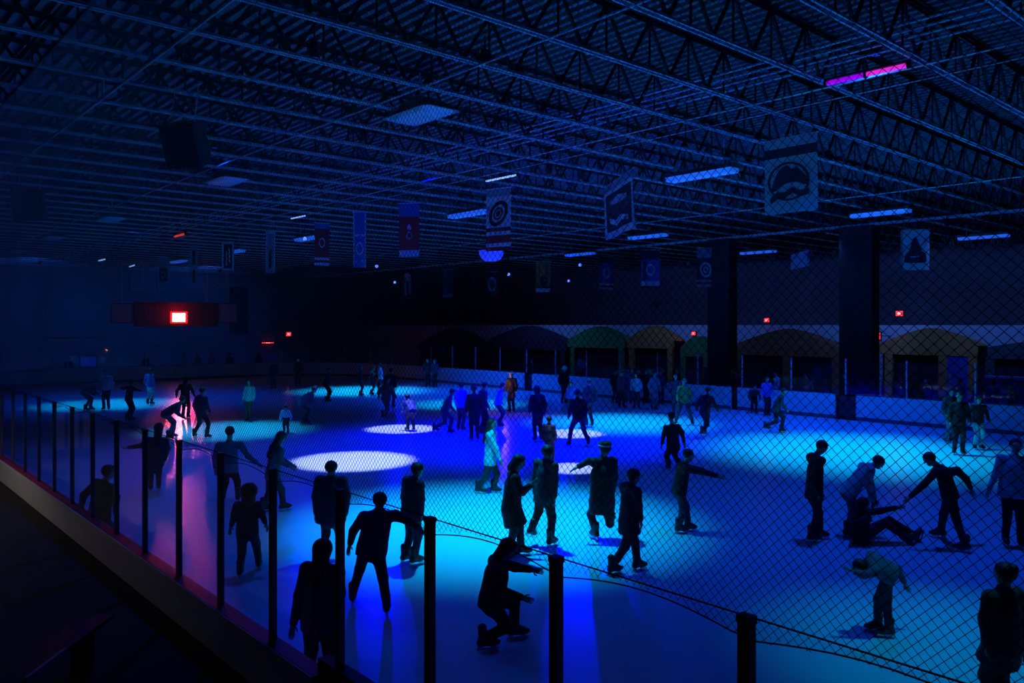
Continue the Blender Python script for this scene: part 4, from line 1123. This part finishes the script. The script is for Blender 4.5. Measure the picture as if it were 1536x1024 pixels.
    if hat:
        s = SDF()
        if hat[0] == 'beanie':
            s.cap(cr + hup*0.02*k, cr + hup*0.035*k, 0.110*k, 0.102*k, 0.02); s.cutplane(H + hup*0.03*k, -hup)
        elif hat[0] == 'flatcap':
            s.cap(cr + hup*0.075*k - hf*0.02*k, cr + hup*0.06*k + hf*0.05*k, 0.112*k, 0.10*k, 0.02, (hup, 2.0)); s.cap(cr + hup*0.045*k + hf*0.09*k, cr + hup*0.035*k + hf*0.14*k, 0.075*k, 0.06*k, 0.02, (hup, 4.0))
        elif hat[0] == 'helmet':
            s.cap(cr + hup*0.015*k, cr + hup*0.03*k, 0.14*k, 0.125*k, 0.02); s.cutplane(H + hup*0.0*k, -hup)
        V, Fc = s.boxmesh(h if fine else 0.02); hn = {'beanie': 'beanie', 'flatcap': 'flat_cap', 'helmet': 'helmet'}[hat[0]]
        link_mesh(hn, V, Fc, [cloth(hat[1])], root, org)
        if hat[0] == 'flatcap':
            b = MB(); 
            ring_ = [H + hup*0.062*k + (hl*math.cos(t) + hf*math.sin(t))*0.108*k - hf*0.012*k for t in np.linspace(0, 2*math.pi, 15)]
            v, f = tube_vf(ring_, 0.016*k); link_mesh('hat_band', v, f, [cloth((0.55, 0.55, 0.55))], root, org)
    # ---------------- skates
    for sd in 'AB':
        fo, ft, fu = J['F'+sd], J['T'+sd], J['FU'+sd]
        s = SDF()
        so = fo - fu*0.055*k                                   # sole centre line
        s.cap(fo - ft*0.03*k + fu*0.12*k, fo - ft*0.02*k - fu*0.02*k, 0.056*k, 0.054*k, 0.02)
        s.cap(so - ft*0.055*k, so + ft*0.10*k, 0.045*k, 0.044*k, 0.03); s.cap(so + ft*0.08*k, so + ft*0.165*k - fu*0.008*k, 0.044*k, 0.034*k, 0.02)
        s.cap(fo + ft*0.02*k, so + ft*0.10*k, 0.05*k, 0.045*k, 0.03)
        V, Fc = s.boxmesh(0.014 if fine else 0.022)
        bt = link_mesh('skate' if skates else 'shoe', V, Fc, [M[boot]], root, org)
        if skates:
            b = MB(); z1 = -0.085*k; z0 = -(0.15*k)
            sd_ = np.cross(fu, ft)
            def mp(u, v, d): return fo + ft*u*k + fu*v + sd_*d
            b.prism([(-0.10, z0 + 0.004), (0.17, z0), (0.20, z0 + 0.018), (0.19, z0 + 0.026), (-0.10, z0 + 0.026)], -0.0025, 0.0025, mp)
            b.prism([(-0.085, z0 + 0.022), (-0.02, z0 + 0.022), (-0.01, z1), (-0.09, z1)], -0.009, 0.009, mp)
            b.prism([(0.08, z0 + 0.022), (0.15, z0 + 0.022), (0.16, z1), (0.07, z1)], -0.009, 0.009, mp)
            link_mesh('blade', b.v, b.f, [M['blade']], bt, org, None, False)
    for fn in extras: fn(root, J, org, dict(fwd=fwd, hf=hf, hup=hup, hl=hl, sf=sf, lat=lat, spine=spine, C=C, k=k))
    NP[0] += 1
    return root

def dirv(ang):
    'facing angle in the picture: 0 away, 90 to the picture right, 180 to the viewer'
    return math.sin(R(ang)) * RGT + math.cos(R(ang)) * FWD
def ik(a, c, l1, l2, pole):
    'two-bone joint; reach is clipped'
    v = c - a; D = np.linalg.norm(v); d = v / (D + 1e-9)
    D2 = min(D, (l1 + l2) * 0.999); x = (l1*l1 - l2*l2 + D2*D2) / (2*D2 + 1e-9); y2 = max(l1*l1 - x*x, 0)
    p = pole - d * np.dot(pole, d); p = nrmz(p)
    return a + d * x * (D / D2 if D > D2 else 1) + p * math.sqrt(y2)

def px_person(label, f, H, P, FA, FB, N=None, SA=None, SB=None, EA=None, WA=None, EB=None, WB=None, KA=None, KB=None,
              k=1.0, hfa=None, pitch=0.0, base=None, liftA=False, liftB=False, ta=None, tb_=None, dN=0.0, dH=None, **kw):
    """joints as seen in the photograph; the feet stand on the ice where they are seen, everything else at the
    person's own distance (plus an offset toward the viewer as a third number)"""
    if base is None: base = max(FA[1] if not liftA else 0, FB[1] if not liftB else 0) if (liftA or liftB) else (FA[1] + FB[1]) / 2
    D = F_PX * EYE / (base - HOR)
    def w(p, dd=0.0):
        dd = p[2] if len(p) > 2 else dd
        return atd(p[0], p[1], D - dd)
    fw = dirv(f); lt = np.cross(UP, fw)
    hf = dirv(f if hfa is None else hfa); hf = nrmz(hf * math.cos(R(pitch)) - UP * math.sin(R(pitch)))
    J = {'P': w(P)}
    J['H'] = w(H, dN if dH is None else dH)
    if N is None:
        J['N'] = J['H'] - UP * 0.20 * k - hf * 0.02
    else: J['N'] = w(N, dN)
    sp = nrmz(J['N'] - J['P']); l2 = nrmz(np.cross(sp, fw)) if abs(np.dot(sp, fw)) < 0.97 else lt
    for sd, sg, q in (('A', 1, SA), ('B', -1, SB)):
        sh = J['N'] + l2 * sg * 0.175 * k * kw.get('bulk', 1.0) ** 0.5 - sp * 0.05 * k
        if q is not None:
            t = w(q, np.dot(D * 0 + sh - J['P'], -FWD)); sh = t
        J['S' + sd] = sh
        J['P' + sd] = J['P'] + l2 * sg * 0.085 * k - sp * 0.03 * k
    for sd, sg, e, w_ in (('A', 1, EA, WA), ('B', -1, EB, WB)):
        sh = J['S' + sd]; off = np.dot(sh - J['P'], -FWD)
        if w_ is None:
            wv = sh - UP * 0.50 * k + l2 * sg * 0.06 + fw * 0.06
        else: wv = w(w_, off)
        if e is None:
            ev = ik(sh, wv, 0.285 * k, 0.25 * k, -fw * 0.8 + l2 * sg * 0.5)
        else: ev = w(e, off)
        J['E' + sd], J['W' + sd] = ev, wv
    for sd, sg, F_, lift, K_, t_ in (('A', 1, FA, liftA, KA, ta), ('B', -1, FB, liftB, KB, tb_)):
        if lift:
            hip = J['P' + sd]; fo = w(F_, np.dot(hip - J['P'], -FWD) if len(F_) < 3 else F_[2]); 
            bend = nrmz(fo - hip)
            ft = nrmz(dirv(f if t_ is None else t_)); 
        else:
            fo = atz(F_[0], F_[1], 0.0) + UP * 0.152 * k; ft = nrmz(dirv(f if t_ is None else t_))
        J['F' + sd] = fo; J['T' + sd] = ft; J['FU' + sd] = UP.copy()
        hip = J['P' + sd]
        if K_ is None:
            dl = np.linalg.norm(fo - hip); tl = min(0.815 * k, max(dl * 1.018, 0.62 * k)); kn = ik(hip, fo, tl * 0.51, tl * 0.49, fw)
        else: kn = w(K_, np.dot((hip + fo) / 2 - J['P'], -FWD) + np.dot(fw, -FWD) * 0.05)
        J['K' + sd] = kn
    if liftA or liftB:
        for sd, lift in (('A', liftA), ('B', liftB)):
            if lift:
                sh = nrmz(J['F' + sd] - J['K' + sd]); ft = J['T' + sd]; ft = nrmz(ft - sh * np.dot(ft, sh)); J['T' + sd] = ft; J['FU' + sd] = -sh
    return person(J, fw, hf, k, label, **kw)

def std_person(label, px, py, f, k=1.0, pose='stand', X=None, Y=None, z=0.0, **kw):
    'a person standing at the ice point seen at (px,py), in one of several skating poses'
    g = atz(px, py, 0.0) if X is None else np.array([X, Y, z]); g = np.array([g[0], g[1], z])
    r = random.Random(int(px * 7 + py * 13 + f)); fw = dirv(f); lt = np.cross(UP, fw); j = lambda a: r.uniform(-a, a)
    def L(a, b_, c): return g + (fw * a + lt * b_ + UP * c) * k
    lean, hipz, hipb = {'stand': (0.02, 0.96, 0), 'glide': (0.12, 0.92, -0.03), 'stride': (0.20, 0.88, -0.05), 'bend': (0.42, 0.85, -0.16), 'wide': (0.06, 0.90, 0.0), 'arms': (0.08, 0.93, 0)}[pose]
    J = {'P': L(hipb, 0, hipz)}
    J['N'] = J['P'] + (fw * lean + lt * j(.03) + UP * math.sqrt(max(0.52**2 - lean**2, 0.05))) * k
    J['H'] = J['N'] + nrmz(fw * (0.25 + lean) + UP) * 0.20 * k
    hf = nrmz(fw + lt * j(.5) - UP * (0.15 + lean * 0.6))
    sp = nrmz(J['N'] - J['P'])
    wide = {'wide': 0.30, 'arms': 0.14}.get(pose, 0.10)
    for sd, sg in (('A', 1), ('B', -1)):
        J['S'+sd] = J['N'] + lt * sg * 0.175 * k - sp * 0.05 * k
        J['P'+sd] = J['P'] + lt * sg * 0.085 * k - sp * 0.03 * k
        fx = j(.06)
        if pose == 'stride': fx = 0.16 if sg > 0 else -0.42
        if pose == 'bend': fx = 0.08 * sg
        lift = 0.12 if pose == 'stride' and sg < 0 else 0.0
        J['F'+sd] = L(fx, sg * wide, 0.152 + lift)
        J['T'+sd] = nrmz(fw + lt * sg * 0.25); J['FU'+sd] = UP.copy()
        J['K'+sd] = ik(J['P'+sd], J['F'+sd], 0.42*k, 0.405*k, fw)
        if pose == 'arms': wv = J['S'+sd] + (lt * sg * 0.42 + UP * (-0.18 + j(.1)) + fw * 0.1) * k
        elif pose == 'bend': wv = J['S'+sd] + (fw * 0.18 - UP * 0.42 + lt * sg * 0.05) * k
        elif pose in ('stride', 'glide'): wv = J['S'+sd] + (fw * (0.15 if sg < 0 else -0.05) - UP * 0.44 + lt * sg * 0.16) * k
        else: wv = J['S'+sd] + (fw * (0.08 + j(.08)) - UP * 0.49 + lt * sg * 0.07) * k
        J['W'+sd] = wv; J['E'+sd] = ik(J['S'+sd], wv, 0.285*k, 0.25*k, -fw + lt * sg * 0.4)
    kw.setdefault('fine', False)
    return person(J, fw, hf, k, label, **kw)
# ------------------------------------------------------------------ the skaters nearest the glass
NAVY, BLACK, CHAR, GREY = (0.03, 0.035, 0.06), (0.012, 0.012, 0.015), (0.035, 0.036, 0.042), (0.12, 0.125, 0.15)
px_person('person skating away with one arm held straight out, dark jacket, beside the tall dark posts', 335, (238, 641), (233, 686), (226, 737), (238, 736), N=(236, 657), EA=(212, 668), WA=(192, 671), EB=(252, 672), WB=(247, 690), k=1.0, top=NAVY, pants=NAVY, hair='long', curl=0.2)
px_person('person in grey shirt seen from behind, one arm reaching out low', 352, (345, 647), (344, 704), (334, 753), (357, 752), N=(344, 662), SA=(328, 668), SB=(361, 667), EA=(322, 686), WA=(323, 702), EB=(372, 684), WB=(386, 694), k=1.03, top=(0.14, 0.15, 0.19), pants=BLACK, hair='short', hem=0.06)
px_person('person with long hair bending forward with both hands held out, grey top', 45, (423, 655), (409, 712), (396, 768), (425, 766), N=(416, 670), EA=(424, 690), WA=(437, 697), EB=(421, 692), WB=(434, 699), k=1.0, pitch=15, top=GREY, pants=CHAR, hair='long')
px_person('child with big curly hair skating away, arms held out from a dark jacket', 350, (374, 735), (371, 796), (360, 866), (388, 853), N=(372, 754), EA=(352, 770), WA=(347, 788), EB=(392, 769), WB=(398, 784), k=0.92, top=CHAR, pants=NAVY, hair='curly', hairm='hair_brown')
px_person('broad person in puffy navy jacket skating away, arms hanging, legs apart', 2, (497, 701), (496, 773), (484, 841), (510, 840), N=(497, 716), EA=(473, 744), WA=(474, 770), EB=(521, 744), WB=(518, 772), k=1.0, bulk=1.3, top=(0.035, 0.04, 0.09), pants=NAVY, hair='short', hem=0.12)
px_person('person with long dark hair in brownish sweater close behind the glass by the gate', 5, (485, 823), (478, 930), (462, 1040), (494, 1040), N=(484, 848), EA=(449, 893), WA=(440, 936), EB=(510, 888), WB=(507, 930), k=0.97, top=(0.13, 0.085, 0.08), pants=BLACK, hair='long', bulk=1.05, hem=0.12)
px_person('person leaning forward in dark coat skating away, one arm out wide', 355, (570, 750), (558, 822), (529, 905), (580, 922), N=(569, 766), SA=(545, 775), SB=(594, 773), EA=(530, 796), WA=(525, 816), EB=(611, 780), WB=(624, 790), k=1.0, dN=-0.15, top=NAVY, pants=BLACK, hair='short', bulk=1.15, hem=0.12)
px_person('person in puffy hooded jacket, one skate pointing out, behind the leaning one', 50, (627, 704), (618, 770), (608, 844), (622, 848), N=(620, 719), EA=(606, 745), WA=(610, 768), EB=(632, 748), WB=(632, 770), k=1.0, top=NAVY, pants=NAVY, hair='short', bulk=1.2, hood=True)
px_person('person crouching low while skating across, black clothes, knees bent, in front of the cyan pool', 75, (764, 822), (738, 900), (772, 958), (727, 975), N=(748, 842), EA=(772, 850), WA=(797, 854), EB=(748, 884), WB=(783, 896), k=1.0, pitch=25, top=BLACK, pants=BLACK, hair='bob', bulk=1.15)
px_person('person in long black coat looking at a pale phone, standing beside the striding tall one', 80, (779, 692), (767, 762), (782, 833), (763, 837), N=(771, 710), EA=(784, 738), WA=(799, 726), EB=(778, 740), WB=(796, 727), k=1.0, pitch=25, top=BLACK, pants=CHAR, hair='bob', bulk=1.15, coat=0.8)
px_person('tall person in grey jacket striding with one leg back, beside the one with the phone', 40, (822, 677), (817, 744), (798, 792), (826, 820), N=(819, 692), EA=(803, 718), WA=(803, 740), EB=(832, 722), WB=(832, 745), KA=(808, 766), k=1.06, base=820, liftA=True, top=(0.035, 0.04, 0.05), pants=BLACK, hair='short')
px_person('big man in flat cap and long dark coat, arm stretched aside, one leg lifted behind', 335, (907, 673), (903, 752), (893, 809), (917, 776), N=(905, 688), EA=(884, 691), WA=(867, 700), EB=(922, 716), WB=(919, 738), KB=(915, 785), liftB=True, base=809, k=1.05, top=BLACK, pants=BLACK, hair='short', hat=('flatcap', (0.02, 0.02, 0.03)), bulk=1.3, hem=0.2, curl=0.2)
px_person('person in knee-length dark hooded coat skating across in front of the capped man', 62, (951, 714), (943, 782), (956, 856), (919, 862), N=(946, 729), EA=(940, 756), WA=(944, 782), EB=(958, 758), WB=(961, 780), k=1.0, pitch=15, top=(0.03, 0.035, 0.05), pants=CHAR, hair='short', coat=0.5, hood=True)
px_person('slim person leaning forward with both arms stretched straight ahead, legs together', 82, (1033, 682), (1019, 734), (1032, 797), (1019, 800), N=(1026, 697), EA=(1050, 705), WA=(1072, 712), EB=(1051, 707), WB=(1076, 714), k=0.96, pitch=5, top=BLACK, pants=NAVY, hair='short', curl=0.05)
px_person('person standing behind the one with outstretched arms, arms hanging loose at the sides', 350, (1007, 624), (1010, 670), (1003, 705), (1018, 704), N=(1008, 638), EA=(996, 650), WA=(993, 666), EB=(1023, 649), WB=(1026, 663), k=1.0, top=BLACK, pants=BLACK, hair='short')
px_person('person standing upright with bowed head watching the fallen skater, dark clothes', 78, (1233, 670), (1221, 740), (1230, 809), (1218, 813), N=(1224, 684), EA=(1226, 714), WA=(1231, 738), EB=(1219, 715), WB=(1227, 740), k=1.0, pitch=32, top=BLACK, pants=BLACK, hair='short', hood=True, tb_=85)
px_person('person in pale shirt bending far over to help the fallen skater', 88, (1318, 693), (1274, 738), (1288, 803), (1272, 806), N=(1302, 699), EA=(1306, 724), WA=(1312, 748), EB=(1303, 727), WB=(1308, 751), k=1.0, pitch=40, top=(0.46, 0.38, 0.42), pants=GREY, hair='short')
px_person('fallen person sitting on the ice with one arm held up to a helper', 80, (1296, 755), (1290, 803), (1372, 802), (1362, 808), N=(1293, 770), EA=(1320, 766), WA=(1345, 761), EB=(1279, 785), WB=(1277, 806), KA=(1334, 780), KB=(1328, 784), liftA=True, liftB=True, base=815, k=0.98, top=BLACK, pants=BLACK, hair='long', curl=0.3)
px_person('person in black leaning down and stretching a hand to the fallen skater', 300, (1394, 688), (1424, 740), (1411, 807), (1447, 828), N=(1413, 702), SA=(1403, 708), SB=(1436, 706), EA=(1385, 727), WA=(1365, 745), EB=(1449, 718), WB=(1456, 732), k=1.0, pitch=35, top=BLACK, pants=BLACK, hair='short', curl=0.3)
px_person('broad person in pale shirt and black trousers beside the helper in black', 200, (1524, 668), (1519, 737), (1531, 822), (1508, 818), N=(1521, 685), EA=(1546, 712), WA=(1548, 740), EB=(1494, 710), WB=(1484, 733), k=1.0, top=(0.38, 0.33, 0.42), pants=BLACK, hair='short', bulk=1.25)
px_person('small person bent double while skating, pale blue-grey top, below the fallen skater', 285, (1289, 850), (1330, 857), (1316, 948), (1333, 956), N=(1306, 842), EA=(1296, 862), WA=(1281, 857), EB=(1346, 853), WB=(1357, 874), k=0.82, pitch=30, top=(0.10, 0.105, 0.16), pants=NAVY, hair='short', bulk=1.1)
px_person('person in long greenish grey coat with dark hair, cut by the lower picture corner', 340, (1507, 860), (1503, 970), (1491, 1083), (1517, 1083), N=(1505, 886), EA=(1477, 928), WA=(1480, 968), EB=(1533, 926), WB=(1531, 970), k=0.97, top=(0.045, 0.06, 0.06), pants=CHAR, hair='bun', bulk=1.1, coat=0.5)
px_person('person in bright white sweater and dark trousers stepping forward, dark hair', 105, (738, 635), (735, 691), (741, 739), (718, 740), N=(737, 648), EA=(735, 670), WA=(742, 688), EB=(744, 672), WB=(750, 689), k=1.0, top=(0.8, 0.83, 0.85), pants=CHAR, hair='long', curl=0.3)
px_person('dark person leaning toward the glass between the posts, arm bent, low beside the near boards', 30, (163, 707), (149, 772), (141, 838), (161, 838), N=(156, 724), EA=(126, 742), WA=(120, 766), EB=(174, 745), WB=(174, 770), k=1.0, top=BLACK, pants=NAVY, hair='short', bulk=1.15)
# phone held by the person in the long coat
q = atd(799, 723, F_PX * EYE / (826 - HOR) + 0.1)
ph = empty('phone', q, 'pale lit phone held by the person in the long black coat', 'phone')
b = MB(); b.bar(q - dirv(80)*0.10, q + dirv(80)*0.09, 0.085, 0.012, up=(0.2, 0.2, 1)); child(b, 'phone_body', mat('phone_case', (0.7, 0.72, 0.75), 0.4), ph)
b = MB(); b.bar(q - dirv(80)*0.09 + UP*0.007, q + dirv(80)*0.08 + UP*0.007, 0.075, 0.004, up=(0.2, 0.2, 1)); child(b, 'screen', mat('phone_screen', (0.3, 0.4, 0.7), 0.2, emit=(0.2, 0.3, 1.0), estr=0.25), ph)

# ------------------------------------------------------------------ skaters farther out
WHT, PALE, BLU, GRN, RDK, TAN = (0.70, 0.73, 0.78), (0.40, 0.42, 0.48), (0.06, 0.10, 0.45), (0.06, 0.22, 0.05), (0.16, 0.03, 0.05), (0.25, 0.2, 0.17)
SK = [
 # x, y, f, k, pose, top, pants, hair, label, extra
 (301, 657, 20, 1.02, 'wide', RDK, BLACK, 'short', 'person in dark red hooded top with legs planted wide beside the red reflection', dict(hood=True)),
 (256, 658, 60, 1.02, 'bend', CHAR, GREY, 'short', 'person bending forward in dark jacket just beside the red reflection', {}),
 (193, 630, 30, 0.95, 'arms', BLACK, BLACK, 'short', 'small dark skater with arms spread on the cyan pool near the end boards', {}),
 (374, 632, 190, 0.95, 'stand', PALE, CHAR, 'bob', 'person in pale grey jacket standing alone in the dim ice, facing the viewer', {}),
 (160, 615, 170, 1.05, 'stand', WHT, CHAR, 'short', 'person in white jacket standing near the end boards', {}),
 (132, 616, 80, 1.0, 'bend', BLACK, NAVY, 'short', 'dark stooping skater at the edge of the far cyan pool', {}),
 (225, 607, 10, 1.0, 'stand', BLU, PALE, 'short', 'person with pale blue trousers near the end boards', {}),
 (278, 628, 350, 1.0, 'glide', BLACK, BLACK, 'long', 'thin dark skater right at the red reflection', {}),
 (457, 637, 60, 1.05, 'bend', (0.06, 0.07, 0.2), NAVY, 'short', 'person bending with a pale cap, in front of the distant cyan strip', dict(hat=('beanie', (0.5, 0.55, 0.6)))),
 (429, 650, 170, 0.72, 'bend', WHT, CHAR, 'short', 'little child in white crouching behind the long-haired bending skater', {}),
 (490, 603, 100, 1.0, 'glide', BLACK, BLACK, 'short', 'dark skater alone in the middle of the distant cyan strip', {}),
 (540, 594, 80, 0.95, 'stand', BLACK, BLACK, 'short', 'thin dark skater at the distant cyan strip, before the white jacketed one', {}),
 (557, 592, 80, 0.92, 'arms', CHAR, CHAR, 'short', 'skater with flailing arms beside the one in white at the distant boards', {}),
 (571, 592, 260, 1.0, 'stand', WHT, CHAR, 'short', 'person in white jacket by the distant boards, next to the flailing skater', {}),
 (579, 630, 20, 1.04, 'stride', NAVY, NAVY, 'short', 'skater in mid stride just behind the thin white pool', {}),
 (586, 612, 10, 1.05, 'stand', NAVY, (0.05, 0.06, 0.3), 'short', 'tall figure standing behind the striding one near the thin white pool', {}),
 (616, 646, 330, 0.92, 'bend', (0.04, 0.05, 0.2), NAVY, 'short', 'person stooping right at the edge of the thin white pool', {}),
 (669, 651, 80, 0.98, 'stride', NAVY, NAVY, 'short', 'dark skater striding toward the bunch in the centre', {}),
 (691, 646, 20, 1.0, 'stand', (0.08, 0.12, 0.8), NAVY, 'short', 'person in vivid blue shirt at the edge of the centre bunch', {}),
 (712, 661, 350, 1.05, 'stand', BLACK, BLACK, 'short', 'tall black figure at the front of the centre bunch', dict(coat=0.4)),
 (724, 652, 60, 1.05, 'stand', NAVY, BLACK, 'short', 'tall dark figure close behind the front black one of the centre bunch', {}),
 (748, 640, 100, 0.98, 'glide', (0.08, 0.12, 0.8), NAVY, 'short', 'person in bright blue jacket behind the white sweatered one', {}),
 (768, 618, 200, 1.02, 'stand', BLACK, NAVY, 'short', 'person in white cap holding a small orange light, near the far boards', dict(hat=('beanie', (0.75, 0.78, 0.8)))),
 (807, 662, 350, 1.05, 'stand', BLACK, BLACK, 'long', 'slim dark person with long hair standing in the deep blue, behind the tall grey strider', {}),
 (824, 700, 20, 0.78, 'stand', NAVY, NAVY, 'short', 'child hidden partly behind the tall grey jacketed strider', {}),
 (846, 606, 160, 1.04, 'stand', BLACK, NAVY, 'short', 'person with large pale blue helmet by the far boards', dict(hat=('helmet', (0.75, 0.82, 0.92)))),
 (856, 622, 200, 0.8, 'stand', BLU, NAVY, 'bob', 'child in blue before the helmeted person', {}),
 (868, 669, 350, 1.06, 'wide', BLACK, NAVY, 'short', 'long-legged person standing by the small white pool with the netting in front', {}),
 (884, 640, 340, 1.02, 'stand', BLACK, BLACK, 'short', 'dark standing person just behind the long-legged one', {}),
 (1026, 637, 190, 1.06, 'wide', GRN, CHAR, 'short', 'person in dark green top near the far boards', {}),
 (1058, 656, 40, 1.05, 'stride', BLACK, BLACK, 'short', 'dark skater striding beside the one in green', {}),
 (1014, 622, 190, 1.0, 'stand', NAVY, NAVY, 'short', 'dark person half behind the one in green', {}),
 (1166, 649, 100, 0.98, 'stride', CHAR, BLACK, 'short', 'dark skater in front of the white boards before the wide brown hut', {}),
 (1438, 682, 200, 1.06, 'stand', BLACK, BLACK, 'short', 'tall black figure by the far boards behind the helper in black', {}),
 (1424, 664, 170, 1.02, 'stand', NAVY, GREY, 'short', 'person in navy beside the tall black figure at the far boards', {}),
 (1467, 674, 190, 0.98, 'glide', BLACK, PALE, 'short', 'person in black top and pale trousers leaning at the far boards', {}),
 (1150, 624, 170, 0.95, 'stand', BLU, BLACK, 'short', 'person in blue sitting back against the far boards before the brown hut', {}),
 (1131, 620, 190, 0.9, 'bend', CHAR, BLACK, 'short', 'stooping dark person against the far boards before the brown hut', {}),
 (642, 580, 180, 1.0, 'stand', BLACK, BLACK, 'short', 'dark person at the far boards by a thin post, apart from the others', {}),
 (653, 581, 200, 1.0, 'stand', NAVY, BLACK, 'long', 'long haired dark person at the far boards beside a similar one', {}),
 (447, 579, 180, 1.0, 'stand', BLACK, BLACK, 'short', 'dark person at the curved end boards above the bending capped skater', {}),
 (411, 584, 190, 1.0, 'stand', BLACK, CHAR, 'short', 'dark person at the end boards above the pale jacketed one', {}),
]
for x, y, f, k, pose, tp, pn, hr, lab, ex in SK:
    std_person(lab, x, y, f, k, pose, top=tp, pants=pn, hair=hr, **ex)
# the row of watchers lined up at the far boards
wl_ = [(922, 605, BLACK, 'short', 'first watcher of the row along the far boards, black coat'), (932, 612, NAVY, 'short', 'watcher in navy second along the far boards row'),
       (943, 605, (0.09, 0.12, 0.25), 'bob', 'watcher in slate blue jacket third along the far boards row'), (955, 613, PALE, 'short', 'watcher in pale grey in the middle of the far boards row'),
       (968, 606, BLACK, 'long', 'long haired watcher in black in the far boards row'), (981, 615, (0.12, 0.14, 0.2), 'short', 'watcher in grey-blue coat late in the far boards row'),
       (991, 607, NAVY, 'bob', 'last watcher of the far boards row next to the person in green')]
for i, (x, y, tp, hr, lab) in enumerate(wl_):
    std_person(lab, x, y, 150 + 15 * (i % 4), 0.94 + 0.03 * (i % 3), 'stand', top=tp, pants=(CHAR, BLACK, GREY)[i % 3], hair=hr, group='watchers along the far boards')
# onlookers outside the rink
def onlooker(px, X, k, f, tp, lab, hr='short', **ex):
    q = atX(px, 560, X); std_person(lab, px, 560, f, k, 'stand', X=q[0], Y=q[1], z=-0.02, top=tp, pants=CHAR, hair=hr, skates=False, group='onlookers outside the far boards', **ex)
for px, X, k, tp, hr, lab in ((1166, 33.6, 1.0, (0.3, 0.33, 0.4), 'short', 'onlooker in grey outside the boards near the wide brown hut'),
        (1212, 33.8, 1.0, BLACK, 'bob', 'onlooker in black with a pale face behind the boards by the brown hut'),
        (1060, 34.2, 1.0, NAVY, 'short', 'onlooker behind the boards by the small green hut'),
        (1106, 34.0, 0.96, BLACK, 'short', 'onlooker at the narrow board gap by the dark pillar'),
        (1270, 34.4, 1.0, BLACK, 'short', 'onlooker standing in the dark board gateway'),
        (1392, 34.0, 1.0, BLACK, 'long', 'onlooker before the orange hut, hair down'),
        (1440, 34.3, 1.03, CHAR, 'short', 'onlooker before the blue door of the orange hut'),
        (1466, 33.8, 0.95, BLACK, 'bob', 'onlooker behind the boards where the orange hut ends'),
        (1492, 34.1, 1.0, NAVY, 'short', 'onlooker in navy before the blue counter'),
        (1518, 33.8, 0.97, BLACK, 'short', 'onlooker in black before the blue counter, at the picture edge'),
        (800, 34.0, 1.0, BLACK, 'short', 'onlooker at the board opening below the plum hut'),
        (706, 34.2, 1.0, BLACK, 'short', 'onlooker behind the far boards below the darkest hut')):
    onlooker(px, X, k, 265, tp, lab, hr)
def endlooker(px, Y, k, tp, lab, hr='short', f=180):
    q = atY(px, 560, Y); std_person(lab, px, 560, f, k, 'stand', X=q[0], Y=q[1], z=-0.02, top=tp, pants=CHAR, hair=hr, skates=False, group='onlookers beyond the end boards')
for px, Y, k, tp, hr, lab in ((80, 59.6, 1.05, WHT, 'short', 'onlooker in white jacket beyond the end boards by the blue screens'),
        (103, 60.2, 1.0, NAVY, 'short', 'onlooker beyond the end boards just past the one in white'),
        (277, 59.6, 1.05, PALE, 'short', 'onlooker in pale jacket beyond the end boards under the scoreboard'),
        (297, 60.0, 1.0, (0.2, 0.22, 0.3), 'bob', 'onlooker beyond the end boards next to the pale jacketed one'),
        (318, 59.7, 1.05, (0.15, 0.17, 0.28), 'short', 'onlooker in blue-grey past the scoreboard, beyond the end boards'),
        (345, 60.2, 1.0, BLACK, 'short', 'dark onlooker beyond the end boards past the scoreboard'),
        (218, 59.8, 1.0, BLACK, 'short', 'dark onlooker beyond the end boards before the scoreboard'),
        (388, 60.0, 1.0, CHAR, 'long', 'long haired onlooker beyond the end boards near the curve'),
        (470, 60.4, 1.0, NAVY, 'short', 'onlooker behind the curved corner boards, by a thin post'),
        (512, 59.8, 0.96, PALE, 'short', 'onlooker in pale top behind the curved corner boards')):
    endlooker(px, Y, k, tp, lab, hr)
# small orange light in the hand of the capped person
q = atz(768, 618, 0.0); q = q + dirv(200) * 0.25 - RGT * 0.28 + UP * 1.15
ol = empty('handheld_light', q, 'small orange handheld light of the person in the white cap', 'light')
v, f_ = ball_vf(q, 0.06); b = MB(); b.v = v; b.f = f_; b.m = [0] * len(f_); child(b, 'glowing_bulb', mat('orange_glow', (1, 0.4, 0.2), 0.4, emit=(1.0, 0.25, 0.10), estr=1.5), ol, True)
b = MB(); b.tube([q - UP*0.08, q - UP*0.22], 0.025, 7); child(b, 'handle', M['black'], ol)
point(ol, (0, 0, 0.14), (1.0, 0.35, 0.15), 10, 0.05)
